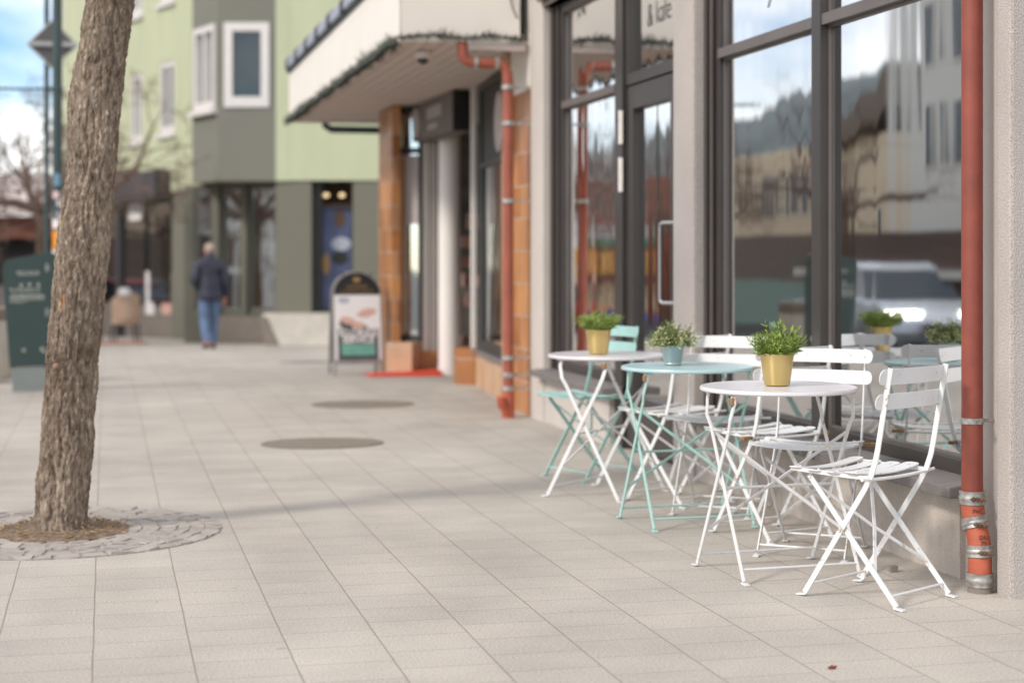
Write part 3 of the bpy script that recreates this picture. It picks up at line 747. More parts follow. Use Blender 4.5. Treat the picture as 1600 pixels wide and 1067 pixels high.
pipe2 = thing('drainpipe', 'dusty red drainpipe on the tiled pier, bending up under the canopy', 'drainpipe', (2.93, 12.35, 0))
q = [(2.93, 12.35, .22), (2.93, 12.35, 2.58)]
b = MB(); b.tube([(2.93, 12.35, .2), (2.93, 12.35, 2.50), (2.925, 12.35, 2.57), (2.90, 12.35, 2.625), (2.85, 12.35, 2.645), (2.66, 12.36, 2.645), (2.61, 12.36, 2.66), (2.585, 12.36, 2.70), (2.58, 12.36, 2.80)], .04, 18)
b.build('pipe', 'pipe_pale_red', pipe2, smooth=True, world=True)
b = MB(); b.tube([(2.93, 12.35, -.02), (2.93, 12.35, .22)], .047, 18); b.tube([(2.93, 12.33, .02), (2.87, 12.31, .10), (2.86, 12.30, .16)], .032, 12); b.build('hose', 'pipe_orange', pipe2, smooth=True, world=True)
for z in (.22, .32, .45, 1.62, 2.20, 2.47):
    b = MB(); b.lathe([(.041, z - .018), (.052, z - .016), (.052, z + .016), (.041, z + .018)], (2.93, 12.35, 0), n=18); b.box((2.96, 12.34, z - .008), (3.15, 12.36, z + .008))
    b.build('pipe_bracket', 'galvanised', pipe2, world=True)
for x in (2.68, 2.84):
    b = MB(); b.lathe([(.041, -.016), (.05, -.014), (.05, .014), (.041, .016)], (x, 12.357, 2.645), n=18, axis='x'); b.build('pipe_bracket', 'galvanised', pipe2, world=True)

# ------------------------------------------------------------------ tiled shop with the cream canopy
shop = thing('tiled_shop', 'orange tiled corner shop under a cream canopy with a white round column', 'shop', (3.3, 15.5, 0))
def sb(b, name, m, **k): return b.build(name, m, shop, world=True, **k)
def wallbox(b, p, q_, t, z0, z1):
    """upright slab from plan point p to q_, thickness t to the right of p->q_ (away from street)"""
    p = Vector(p); q_ = Vector(q_); d = (q_ - p).normalized(); nrm = Vector((d.y, -d.x)) * t
    pl = [tuple(p), tuple(q_), tuple(q_ + nrm), tuple(p + nrm)]
    a = sum(pl[i][0] * pl[(i + 1) % 4][1] - pl[(i + 1) % 4][0] * pl[i][1] for i in range(4))
    b.prism(pl if a > 0 else pl[::-1], z0, z1); return b
b = MB(); b.box((3.115, 12.345, -.2), (3.5, 12.96, 2.46)); sb(b, 'tiled_pier_or_reflection', 'orange_tile')
b = MB(); b.box((3.095, 12.345, 2.46), (3.5, 12.96, 6.0)); sb(b, 'upper_wall', 'cream_paint')
b = MB(); b.box((3.06, 12.96, -.2), (3.5, 13.12, 2.8)); sb(b, 'pier_edge', 'pale_tile')
# right-hand shop window on a slightly splayed wall
A, B = (3.15, 13.12), (3.36, 15.5)
b = MB(); wallbox(b, A, B, .25, -.3, .31); sb(b, 'tiled_plinth', 'pale_tile')
b = MB(); wallbox(b, (3.12, 13.12), (3.33, 15.48), .3, .31, .345); sb(b, 'window_sill', 'sill_stone')
def splay(t, off=0):
    d = (Vector(B) - Vector(A)); nrm = Vector((d.y, -d.x)).normalized()
    p = Vector(A) + d * t + nrm * off; return (p.x, p.y)
b = MB()
wallbox(b, splay(0, .03), splay(1, .03), .06, .345, .43); wallbox(b, splay(0, .03), splay(1, .03), .06, 2.72, 2.8)
wallbox(b, splay(0, .03), splay(.03, .03), .06, .43, 2.72); wallbox(b, splay(.93, .03), splay(1, .03), .06, .43, 2.72); wallbox(b, splay(.03, .03), splay(.93, .03), .06, 2.02, 2.06)
f = sb(b, 'window', 'black_frame')
b = MB(); wallbox(b, splay(.03, .06), splay(.93, .06), .008, .43, 2.02); g = b.build('pane', 'glass_old', f); g.data.transform(shop.matrix_basis.inverted())
b = MB(); wallbox(b, splay(.03, .05), splay(.93, .05), .03, 2.06, 2.72); sb(b, 'sign_panel', 'sign_dark')
cpt = splay(.45, .045); dd = (Vector(B) - Vector(A)).normalized()
b = MB(); M = axes((cpt[0], cpt[1], 2.36), (-dd.x, -dd.y, 0), (-dd.y, dd.x, 0)); b.lathe([(.26, 0), (.26, .012), (.245, .014)], n=40); xf(b, M); sb(b, 'round_emblem', 'sign_pale')
# end block and white post
b = MB(); b.prism([(3.215, 15.6), (3.345, 15.505), (3.7, 15.505), (3.7, 15.80), (3.215, 15.80)], -.3, .345); sb(b, 'tiled_plinth', 'orange_tile')
b = MB(); b.box((3.345, 15.58, .346), (3.388, 15.63, 2.8)); sb(b, 'white_post', 'offwhite')
# recess: dark shop inside with goods
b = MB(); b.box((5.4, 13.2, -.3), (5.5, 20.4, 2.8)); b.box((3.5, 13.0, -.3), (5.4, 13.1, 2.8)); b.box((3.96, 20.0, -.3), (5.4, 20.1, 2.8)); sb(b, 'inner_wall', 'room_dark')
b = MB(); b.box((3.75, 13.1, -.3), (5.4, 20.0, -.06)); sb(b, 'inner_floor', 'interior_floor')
b = MB()
for i in range(26):
    x = rnd.uniform(3.75, 4.4); y = rnd.uniform(16.3, 19.2); z = .2 + .22 * (i % 7); b.box((x, y, z), (x + .12, y + .2, z + rnd.uniform(.08, .18)))
tag(sb(b, 'shelved_goods', 'poster_pink'), kind='stuff')
b = MB(); b.lathe([(.115, -.12), (.115, 2.8)], (3.515, 17.5, 0), n=32); sb(b, 'column', 'offwhite', smooth=True)
# left side of the recess
P1, P2 = (3.041, 17.98), (3.29, 17.82)
b = MB(); wallbox(b, P2, P1, -.3, -.4, .30); sb(b, 'tiled_plinth', 'pale_tile')
b = MB(); b.prism([(P2[0] - .02, P2[1] - .03), (P2[0] + .15, P2[1] - .03), (P2[0] + .15, P2[1] + .3), (P2[0] - .02, P2[1] + .3)], -.4, .20); sb(b, 'tiled_plinth', 'orange_tile')
b = MB(); b.prism([P2, (P2[0] + .145, P2[1] - .02), (P2[0] + .145, P2[1] + .3), (P2[0], P2[1] + .3)], .20, 2.8); sb(b, 'white_pilaster', 'offwhite')
b = MB(); b.box((P2[0] + .06, P2[1] - .03, .20), (P2[0] + .072, P2[1] + .02, 2.75)); b.box((P2[0] + .105, P2[1] - .03, .20), (P2[0] + .114, P2[1] + .0, 2.75)); sb(b, 'pilaster_groove', 'concrete_dark')
def lw(t, off): # along P1->P2
    d = Vector(P2) - Vector(P1); nrm = Vector((d.y, -d.x)).normalized(); p = Vector(P1) + d * t + nrm * off; return (p.x, p.y)
b = MB()
for (t0, t1, z0, z1) in ((0, .1, .3, 2.8), (.94, 1, .3, 2.8), (.1, .94, .3, .37), (.1, .94, 2.3, 2.36), (.1, .94, 2.72, 2.8)): wallbox(b, lw(t0, .02), lw(t1, .02), .06, z0, z1)
f = sb(b, 'window', 'black_frame')
b = MB(); wallbox(b, lw(.1, .04), lw(.94, .04), .008, .37, 2.72); g = b.build('pane', 'glass_old', f); g.data.transform(shop.matrix_basis.inverted())
b = MB(); b.box((2.95, 17.76, -.5), (3.04, 18.65, 2.8)); sb(b, 'tiled_pier_or_reflection', 'orange_tile')
b = MB(); wallbox(b, lw(.12, .03), lw(.40, .03), .075, .372, 2.29); sb(b, 'tiled_pier_or_reflection', 'pale_tile')  # tile strip stands in for tile reflected in this window, paler as if lit
b = MB(); wallbox(b, lw(.42, .052), lw(.93, .052), .004, 1.55, 2.28); sb(b, 'window_film', 'sign_pale')  # pale film for the window lettering, also standing in for street reflections
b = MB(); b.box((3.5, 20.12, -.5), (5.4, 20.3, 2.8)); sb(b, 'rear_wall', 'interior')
b = MB(); b.box((3.5, 13.0, 2.8), (9, 20.1, 6)); sb(b, 'upper_wall', 'cream_paint')
# canopy: boarded soffit, fascia, tiled kerb
CXF, CY0, CY1, CZ0, CZ1 = 2.115, 12.36, 20.15, 2.80, 3.40
b = MB(); nb = 12; wdt = (3.5 - CXF - .04) / nb
for i in range(nb):
    x = CXF + .03 + i * wdt; b.box((x, CY0 + .03, CZ0 + .006), (x + wdt - .012, CY1, CZ0 + .022))
can = sb(b, 'canopy_soffit', 'soffit')
b = MB(); b.box((CXF + .02, CY0 + .03, CZ0 + .024), (3.5, CY1, CZ0 + .08)); sb(b, 'canopy_core', 'soffit_gap')
b = MB(); b.box((CXF, CY0 + .002, CZ0 - .012), (CXF + .03, CY1, CZ1 - .01)); sb(b, 'fascia', 'cream_paint')
b = MB(); b.box((CXF - .004, CY0 - .012, CZ0 - .006), (3.02, CY0 + .018, 4.4)); b.box((CXF - .012, CY0 - .016, CZ0 - .006), (CXF - .004, CY0 + .02, 4.4)); sb(b, 'end_fascia', 'cream_paint')
b = MB(); b.box((CXF, CY1, CZ0 - .01), (3.5, CY1 + .02, CZ1 - .02)); sb(b, 'end_fascia', 'cream_paint')
b = MB(); b.box((2.62, CY0 - .02, CZ0 - .055), (3.06, CY0 + .03, CZ0 - .008)); sb(b, 'soffit_trim', 'soffit')
b = MB(); b.prism([(CXF - .03, CZ1 - .03), (CXF + .03, CZ1 - .03), (3.5, CZ1 + .5), (3.5, CZ1 + .56), (CXF - .03, CZ1 + .01)], CY0 + .02, CY1, 'y'); sb(b, 'canopy_roof', 'roof_tile_dark')
b = MB(); dk = MB(); y = CY0 + .1
while y < CY1 - .1:
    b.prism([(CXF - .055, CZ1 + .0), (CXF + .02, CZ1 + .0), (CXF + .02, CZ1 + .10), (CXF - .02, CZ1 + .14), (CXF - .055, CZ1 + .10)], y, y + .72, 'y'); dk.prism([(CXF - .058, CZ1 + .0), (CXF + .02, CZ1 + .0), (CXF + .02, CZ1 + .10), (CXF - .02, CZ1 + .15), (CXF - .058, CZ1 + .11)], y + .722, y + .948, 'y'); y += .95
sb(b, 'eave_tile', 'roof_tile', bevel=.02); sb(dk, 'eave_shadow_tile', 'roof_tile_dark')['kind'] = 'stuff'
b = MB(); b.tube([(2.55, 20.2, 2.86), (2.55, 20.2, 2.76), (2.62, 20.2, 2.72), (3.2, 20.2, 2.72)], .045, 10); sb(b, 'gutter_pipe', 'pole_green', smooth=True)
# hanging grey shop sign in the recess and its dark end
sg = thing('shop_sign', 'grey boxed shop sign with faded pale lettering hung under the canopy by the column', 'sign', (3.4, 16.8, 2.4))
sA, sB = Vector((3.24, 15.95)), Vector((3.18, 17.95))
b = MB(); wallbox(b, sB, sA, -.22, 2.42, 2.80); b.build('sign_box', 'sign_grey', sg, world=True)
b = MB(); dsg = (sA - sB).normalized(); nsg = Vector((dsg.y, -dsg.x)); wallbox(b, sA + dsg * .004 - nsg * .23, sA + dsg * .004 + nsg * .005, -.02, 2.41, 2.799); b.build('sign_end', 'sign_dark', sg, world=True)
for t, z, ww, hh in ((.58, 2.66, .62, .07), (.55, 2.52, .40, .035)):
    p = sB + (sA - sB) * t
    b = MB()
    k = -ww / 2
    while k < ww / 2:
        wd = rnd.uniform(.03, .06); c = p + dsg * k; c2 = p + dsg * (k + wd); wallbox(b, c, c2, .012 * -1, z - hh * rnd.uniform(.7, 1), z + hh * rnd.uniform(.7, 1)); k += wd + .025
    for v in b.v: v.x -= .006
    tag(b.build('faded_lettering', 'sign_pale', sg, world=True), kind='stuff')
b = MB(); p = sB + (sA - sB) * .16
b.lathe([(.16, 0), (.16, .012), (.145, .014)], n=36); xf(b, axes((p.x - .004, p.y, 2.61), (dsg.x, dsg.y, 0), (-1, dsg.x * .0 - .07, 0))); b.build('round_emblem', 'sign_pale', sg, world=True)
# dome camera
cm = thing('dome_camera', 'small white dome camera under the canopy soffit', 'camera', (2.40, 13.0, 2.80))
b = MB(); b.lathe([(.055, 0), (.06, -.005), (.06, -.05), (.05, -.056)], n=24); b.build('housing', 'offwhite', cm, smooth=True)
b = MB(); b.lathe([(.045, -.055), (.042, -.075), (.028, -.095), (.004, -.102)], n=24); b.build('dome', 'car_glass', cm, smooth=True)
# garlands
def garland(name, pts, label, dens=420, rad=.05):
    b = MB(); pts = [Vector(p) for p in pts]; tot = sum((pts[i + 1] - pts[i]).length for i in range(len(pts) - 1))
    b.tube(pts, .006, 6)
    for i in range(len(pts) - 1):
        d = pts[i + 1] - pts[i]; nn = int(dens * d.length)
        for k in range(nn):
            p = pts[i] + d * rnd.random(); a = rnd.uniform(0, 6.283); clump = .55 + .8 * abs(noise.noise(p * 3.1))
            v = Vector((rnd.gauss(0, 1), rnd.gauss(0, 1), rnd.gauss(0, 1))).normalized() + d.normalized() * .5
            v.normalize(); ln = rad * clump * rnd.uniform(.5, 1.4); s = v.orthogonal().normalized() * .005
            b.add([p - s, p + s, p + v * ln + s * .3, p + v * ln - s * .3], [(0, 1, 2, 3)])
    return tag(b.build(name, 'fir'), label, 'garland', 'fir garlands on the canopy')
fr = [(CXF - .03, CY0 + (CY1 - CY0) * i / 16, CZ0 - .0 + .025 * ((i % 2) * 2 - 1) * .4) for i in range(17)]
garland('fir_garland', fr, 'long dark fir garland strung along the lower edge of the cream fascia', 620, .085)
garland('fir_garland', [(CXF - .03, CY0 - .04, CZ0 + .01), (2.35, CY0 - .05, CZ0 + .04), (2.6, CY0 - .05, CZ0 + .02), (2.8, CY0 - .05, CZ0 + .05), (3.02, CY0 - .05, CZ0 + .02)], 'sparse fir garland with wires on the short end of the canopy', 560, .06)
cbl = MB(); cbl.tube([(2.93, CY0 - .03, 4.2), (2.93, CY0 - .03, 3.2), (2.96, CY0 - .05, 3.05), (2.99, CY0 - .06, 2.98)], .007, 6); cbl.tube([(2.86, CY0 - .03, 4.2), (2.87, CY0 - .04, 3.25), (2.91, CY0 - .05, 3.2)], .005, 6)
wr = tag(cbl.build('hanging_wire', 'fir'), 'thin dark light wires hanging down the end of the cream canopy', 'wire')

# ------------------------------------------------------------------ pavement items
def disc(name, c, r, label, grp):
    t = thing(name, label, 'manhole cover', (c.x, c.y, ground_z(c.y)), 0, grp); t.scale = (1, .78, 1)
    if c.y > 16: t.rotation_euler = (-.026, 0, 0)
    b = MB(); b.lathe([(r + .03, .002), (r + .03, .006), (r, .006), (r, .003)], n=64); b.build('rim', 'manhole', t)
    b = MB(); b.lathe([(r - .006, .002), (r - .006, .0055), (.3 * r, .0055), (.3 * r, .0045), (.25 * r, .0045), (.25 * r, .0055), (.01, .0055)], n=64)
    b.build('lid', 'manhole', t); return t
disc('manhole_cover', ground(567, 632), .39, 'round brown manhole cover nearer the tiled shop, behind the other', 'manhole covers in the paving')
disc('manhole_cover', ground(504, 693), .365, 'round brown manhole cover in the open paving, the closer one', 'manhole covers in the paving')
disc('manhole_cover', ground(478, 566), .30, 'small faint manhole cover beside the legs of the standing board', 'manhole covers in the paving')
mq = [Vector((2.66, 17.70, 0)), Vector((2.66, 17.28, 0)), Vector((3.385, 17.22, 0)), Vector((3.385, 17.72, 0))]
b = MB(); b.add([(p.x, p.y, ground_z(p.y) + .002) for p in mq] + [(p.x, p.y, ground_z(p.y) + (.022 if p.x < 3 else .055)) for p in mq], [(0, 1, 2, 3), (4, 5, 6, 7), (0, 1, 5, 4), (1, 2, 6, 5), (2, 3, 7, 6), (3, 0, 4, 7)])
tag(b.build('entrance_mat', 'red_mat'), 'bright red ramp mat at the entrance beside the white column', 'mat')
sp = ground(1396, 893); b = MB(); b.prism([(-.016, -.01), (.012, -.014), (.019, .004), (.006, .015), (-.014, .011)], 0, .024); o = b.build('stone_cube', 'concrete_dark', bevel=.003); o.location = (sp.x, sp.y, .0005)
tag(o, 'small grey stone lying on the paving by the chair and the cafe wall', 'stone')
sp = ground(1298, 1046); b = MB()
for k in range(5):
    a = rnd.uniform(0, 6); c_ = Vector((rnd.uniform(-.012, .02), rnd.uniform(-.02, .02), .004)); leaf(b, c_ * .7, (math.cos(a), math.sin(a), .2), .018, .011, droop=.3)
o = b.build('dead_leaf', 'leaf_brown'); o.location = (sp.x, sp.y, .001); tag(o, 'crumpled brown dead leaf alone on the open paving', 'leaf')
b = MB()
for k in range(60):
    y = rnd.uniform(4.6, 12); x = rnd.uniform(-.5, 3.05); s_ = rnd.uniform(.0012, .0034)
    b.add([(x, y, .001), (x + s_ * 2, y + s_ * .4, .001), (x + s_ * 1.6, y + s_, s_ * .7), (x + .1 * s_, y + s_ * .8, s_ * .5)], [(0, 1, 2, 3)])
tag(b.build('grit', 'soil'), 'scattered dark grit on the paving', 'grit', kind='stuff')

# ------------------------------------------------------------------ facade helper for walls at any heading
def wcam(lat, d, z=0.0):
    return Vector((lat * CT + d * ST, d * CT - lat * ST, z))
class Facade:
    def __init__(s, a, b_):
        s.o = Vector((a.x, a.y, 0)); q = Vector((b_.x, b_.y, 0)) - s.o; s.len = q.length; s.u = q.normalized(); s.n = Vector((s.u.y, -s.u.x, 0))
        if s.n.dot(-s.o) < 0: s.n = -s.n
    def hit(s, px, py):
        r = ray(px, py); c = Vector((0, 0, H)); t = (s.o - c).dot(s.n) / r.dot(s.n); p = c + r * t
        return (p - s.o).dot(s.u), p.z
    def pt(s, u, nn, z):
        p = s.o + s.u * u + s.n * nn; return Vector((p.x, p.y, z))
    def box(s, b, u0, u1, n0, n1, z0, z1):
        pl = [s.pt(u0, n0, 0), s.pt(u1, n0, 0), s.pt(u1, n1, 0), s.pt(u0, n1, 0)]; pl = [(p.x, p.y) for p in pl]
        a = sum(pl[i][0] * pl[(i + 1) % 4][1] - pl[(i + 1) % 4][0] * pl[i][1] for i in range(4))
        b.prism(pl if a > 0 else pl[::-1], z0, z1); return b
    def win(s, par, u0, u1, z0, z1, fr=.09, m='window_white', split=0, glass='glass_far', depth=.03, sill=0, back='room_grey'):
        inv = par.matrix_basis.inverted()
        b = MB(); s.box(b, u0, u0 + fr, -.1, depth, z0, z1); s.box(b, u1 - fr, u1, -.1, depth, z0, z1); s.box(b, u0 + fr, u1 - fr, -.1, depth, z0, z0 + fr * 1.25); s.box(b, u0 + fr, u1 - fr, -.1, depth, z1 - fr, z1)
        for k in range(split):
            c = u0 + (u1 - u0) * (k + 1) / (split + 1); s.box(b, c - fr * .35, c + fr * .35, -.09, depth - .005, z0 + fr * 1.25, z1 - fr)
        f = b.build('window', m, par, world=True)
        b = MB(); s.box(b, u0 + fr, u1 - fr, -.075, -.065, z0 + fr, z1 - fr); o = b.build('pane', glass, f); o.data.transform(inv)
        if back:
            b = MB(); s.box(b, u0, u1, -.34, -.32, z0, z1); o = b.build('room_back', back, f); o.data.transform(inv)
        if sill:
            b = MB(); s.box(b, u0 - .06, u1 + .06, -.02, depth + .09, z0 - .09, z0 - .003); o = b.build('sill', m, f); o.data.transform(inv)
        return f
    def wall_with_holes(s, par, name, m, u0, u1, z0, z1, holes, t=.3, n0=0.0):
        """wall slab from n0 back by t with rectangular openings (u0,u1,z0,z1), non-overlapping in u"""
        b = MB(); cur = u0
        for (a, c, za, zc) in sorted(holes):
            if a > cur: s.box(b, cur, a, n0 - t, n0, z0, z1)
            if za > z0: s.box(b, a, c, n0 - t, n0, z0, za)
            if zc < z1: s.box(b, a, c, n0 - t, n0, zc, z1)
            cur = c
        if cur < u1: s.box(b, cur, u1, n0 - t, n0, z0, z1)
        return b.build(name, m, par, world=True)
def rect(F_, pts):
    (ua, za), (ub, zb) = F_.hit(*pts[0]), F_.hit(*pts[1]); return min(ua, ub), max(ua, ub), min(za, zb), max(za, zb)

# ------------------------------------------------------------------ green building at the end of the walk
gb = thing('green_building', 'pale green corner building with a grey bay window over dark shopfronts', 'building', tuple(wcam(-4.7, 31, -.37)))
ZO = 2.545
# long facade running away to the rear
G1 = Facade(wcam(-10.9, 41.1), wcam(-5.30, 32.65))
wA = rect(G1, ((203.6, 118), (222, 222))); wB = rect(G1, ((248.6, 99), (273, 208)))
def up(w_, dz): return (w_[0], w_[1], w_[2] + dz, w_[3] + dz)
wins = [wA, wB, up(wA, 2.75), up(wB, 2.75)]
# wall split per storey so that openings never overlap in u
zmid = (wA[3] + up(wA, 2.75)[2]) / 2
G1.wall_with_holes(gb, 'wall', 'green_wall', 0, G1.len, ZO, zmid, [wA, wB])
G1.wall_with_holes(gb, 'wall', 'green_wall', 0, G1.len, zmid, 12, [wins[2], wins[3]])
for w_ in wins: G1.win(gb, *w_, fr=.13, split=1, sill=1, depth=-.02)
b = MB(); G1.box(b, 0, G1.len, -2.5, -.02, ZO - .02, ZO + .02); b.build('overhang_soffit', 'green_wall', gb, world=True)
# ground floor of the long facade
u1, z1 = G1.hit(184, 298); u2, z2 = G1.hit(267, 268); u3, _ = G1.hit(292, 400); u4, _ = G1.hit(303, 400)
b = MB(); G1.box(b, u1 - 1.6, u2, -.05, .35, ZO - .12, z2 + .02); b.build('shop_fascia', 'shop_dark', gb, world=True)
b = MB(); G1.box(b, u2 - .1, u3, -.5, -.06, -.75, ZO - .02); b.build('olive_pillar', 'olive_wall', gb, world=True)
sw0 = u1 - 1.6; pil = u1 + .25
for a, c in ((sw0, u1 - .1), (u1 + .15, u1 + .15 + (u2 - u1) * .45), (u1 + .25 + (u2 - u1) * .45, u2 - .14)):
    G1.win(gb, a, c, .15, ZO - .14, fr=.07, m='shop_dark', glass='glass_far', depth=-.1, back='interior')
b = MB(); G1.box(b, sw0, u2 - .1, -.35, -.11, -.75, .14); b.build('shop_plinth', 'concrete_dark', gb, world=True)
b = MB(); G1.box(b, u1 - .08, u1 + .13, -.3, .02, -.75, ZO - .14); b.build('shop_post', 'shop_dark', gb, world=True)
pa = rect(G1, ((198, 318), (217, 344)))
b = MB(); G1.box(b, pa[0], pa[1], -.06, -.052, pa[2], pa[3]); b.build('notice', 'poster_white', gb, world=True)
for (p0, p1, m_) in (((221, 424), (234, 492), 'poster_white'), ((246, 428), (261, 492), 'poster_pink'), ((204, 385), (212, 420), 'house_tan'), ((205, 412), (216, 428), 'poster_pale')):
    q_ = rect(G1, (p0, p1)); b = MB(); G1.box(b, q_[0], q_[1], -.12, -.09, q_[2], q_[3]); b.build('display_or_reflection_board', m_, gb, world=True)
# bay with three faces
BL = Facade(wcam(-5.86, 31.1), wcam(-5.206, 30)); BF = Facade(wcam(-5.206, 30), wcam(-4.18, 30)); BR = Facade(wcam(-4.18, 30), wcam(-3.93, 30.02)); GR = Facade(wcam(-3.93, 30.025), wcam(-1.9, 30.025))
wl = rect(BL, ((304, 48), (337, 170))); wf = rect(BF, ((350, 36), (421, 168)))
BL.wall_with_holes(gb, 'bay_wall', 'bay_grey', 0, BL.len, ZO - .01, 12, [wl], t=.25)
BF.wall_with_holes(gb, 'bay_wall', 'bay_grey', 0, BF.len, ZO - .01, 12, [wf], t=.25)
b = MB(); BR.box(b, 0, BR.len, -.25, 0, ZO - .01, 12); b.build('bay_wall', 'green_wall', gb, world=True)
b = MB(); GR.box(b, 0, GR.len, -.3, 0, ZO, 12); b.build('wall', 'green_wall', gb, world=True)
BL.win(gb, *wl, fr=.11, split=1, sill=1); BF.win(gb, *wf, fr=.15, sill=0, glass='glass_dim')
b = MB(); pl = [wcam(-5.86, 31.1), wcam(-5.2, 30.01), wcam(-4.18, 30.01), wcam(-3.93, 30.04), wcam(-1.9, 30.04), wcam(-1.9, 33.5), wcam(-5.86, 33.5)]
b.prism([(p.x, p.y) for p in pl], ZO + .01, ZO + .12); b.build('overhang_soffit', 'olive_wall', gb, world=True)
# recessed ground floor under the bay
GF = Facade(wcam(-6.3, 32.2), wcam(-3.9, 31.0))
cols = [(303, 333, 'glass_far'), (345, 378, 'glass_far'), (388, 430, 'glass_far')]
hs = []
for p0, p1, g_ in cols: hs.append((GF.hit(p0, 400)[0], GF.hit(p1, 400)[0], GF.hit(400, 486)[1], ZO - .05))
GF.wall_with_holes(gb, 'olive_wall', 'olive_wall', GF.hit(288, 400)[0], GF.hit(436, 400)[0], -.75, ZO + .005, hs, t=.3)
for i, h_ in enumerate(hs): GF.win(gb, *h_, fr=.05, m='bay_grey', glass='glass_front' if i else 'glass_far', depth=-.05, back='room_grey' if i == 2 else 'interior')
for (p0, p1, m_) in (((391, 288), (429, 366), 'cream_paint'), ((391, 440), (429, 460), 'poster_pink'), ((392, 466), (429, 484), 'red_mat'), ((402, 412), (428, 430), 'shop_blue'), ((352, 410), (364, 450), 'olive_wall')):  # cream board behind the pane stands in for a reflected white building
    q_ = rect(GF, (p0, p1)); b = MB(); GF.box(b, q_[0], q_[1], -.13, -.09, q_[2], q_[3]); b.build('display_or_reflection_board', m_, gb, world=True)
b = MB(); GF.box(b, GF.hit(333, 400)[0], GF.hit(345, 400)[0], .002, .07, -.75, ZO); GF.box(b, GF.hit(378, 400)[0], GF.hit(388, 400)[0], .002, .06, -.75, ZO); b.build('pillar', 'olive_wall', gb, world=True)
# right part: olive walls and the glazed door with a blue poster
ua = GR.hit(430, 400)[0]; ub = GR.hit(486, 400)[0]; uc = GR.hit(551, 400)[0]
b = MB(); GR.box(b, ua, ub, -.5, -.03, -.75, ZO); GR.box(b, uc, GR.len, -.5, -.03, -.75, ZO); b.build('olive_wall', 'olive_wall', gb, world=True)
zt = GR.hit(500, 322)[1]; zb = GR.hit(500, 482)[1]
b = MB(); GR.box(b, ub, uc, -1.2, -1.1, -.75, ZO); GR.box(b, ub, uc, -1.1, -.3, zt, zt + .03); b.build('porch_wall', 'poster_brown', gb, world=True)
b = MB(); GR.box(b, ub, ub + .16, -.45, -.28, zb, ZO); GR.box(b, uc - .05, uc, -.45, -.28, zb, zt); GR.box(b, ub, uc, -.45, -.28, zb - .2, zb); dq = b.build('door', 'black_frame', gb, world=True)
b = MB(); GR.box(b, ub + .16, uc - .05, -.40, -.39, zb, zt); o = b.build('poster', 'poster_blue', dq); o.data.transform(gb.matrix_basis.inverted())
for (p0, p1, m_) in (((519, 326), (537, 356), 'poster_brown'), ((514, 392), (541, 414), 'sign_dark'), ((500, 396), (512, 430), 'gold_print'), ((514, 370), (545, 392), 'poster_pale')):
    q_ = rect(GR, (p0, p1)); b = MB(); c0, c1 = (q_[0] + q_[1]) / 2, (q_[2] + q_[3]) / 2; hw, hh = (q_[1] - q_[0]) / 2, (q_[3] - q_[2]) / 2
    vs = [GR.pt(c0 + hw * math.cos(a * math.pi / 8), -.385, c1 + hh * math.sin(a * math.pi / 8)) for a in range(16)] + [GR.pt(c0 + hw * math.cos(a * math.pi / 8), -.392, c1 + hh * math.sin(a * math.pi / 8)) for a in range(16)]
    b.add(vs, [tuple(range(16)), tuple(range(16, 32))[::-1]] + [(i, (i + 1) % 16, 16 + (i + 1) % 16, 16 + i) for i in range(16)]); o = b.build('printed_figure', m_, dq); o.data.transform(gb.matrix_basis.inverted())
b = MB(); GR.box(b, ub, uc, -.5, 0, -.75, zb - .2); b.build('step', 'olive_wall', gb, world=True)
for px_ in (503, 528):
    u_, z_ = GR.hit(px_, 303); p = GR.pt(u_, -.7, z_)
    lt = thing('ceiling_lamp', 'round warm lamp lit in the porch, %s' % ('the one nearer the olive pillar' if px_ == 503 else 'the one over the middle of the blue poster'), 'lamp', tuple(p), 0, 'lit porch lamps')
    b = MB(); b.lathe([(.004, .04), (.035, .03), (.055, 0), (.035, -.03), (.004, -.04)], n=16); b.build('bulb', 'lamp_warm', lt, smooth=True)
    b = MB(); b.tube([(0, 0, .05), (0, 0, .12)], .012, 6); b.box((-.05, -.05, .12), (.05, .05, ZO - z_)); b.build('fitting', 'black_frame', lt)
# concrete ramp ledge in front
rl = ground(515, 535); lg = thing('concrete_ledge', 'pale concrete ledge with a slanted end below the olive shop wall', 'ledge', tuple(wcam(-3.6, 29.9, -.37)))
LF = Facade(wcam(-4.32, 29.9), wcam(-2.2, 29.6))
b = MB(); zt_ = LF.hit(480, 490)[1]
p_ = [(.28, -.45), (LF.len, -.45), (LF.len, zt_), (-.08, zt_), (-.08, zt_ - .06), (.0, zt_ - .06)]
vs = [LF.pt(u_, 0, z_) for u_, z_ in p_] + [LF.pt(u_, -.6, z_) for u_, z_ in p_]; k = len(p_)
b.add(vs, [tuple(range(k)), tuple(range(k, 2 * k))[::-1]] + [(i, (i + 1) % k, k + (i + 1) % k, k + i) for i in range(k)]); b.build('slab', 'concrete', lg, world=True)
b = MB(); p_ = [(.30, -.45), (-.02, zt_ - .1), (-.14, zt_ - .1), (.0, -.45)]
vs = [LF.pt(u_, -.03, z_) for u_, z_ in p_] + [LF.pt(u_, -.5, z_) for u_, z_ in p_]; k = 4
b.add(vs, [tuple(range(k)), tuple(range(k, 2 * k))[::-1]] + [(i, (i + 1) % k, k + (i + 1) % k, k + i) for i in range(k)]); b.build('support', 'concrete_dark', lg, world=True)
# low kerb wall under windows
b = MB(); GF.box(b, GF.hit(345, 400)[0], GF.hit(432, 400)[0], .08, .3, -.75, GF.hit(400, 492)[1] - .02); b.build('window_ledge', 'concrete_dark', gb, world=True)

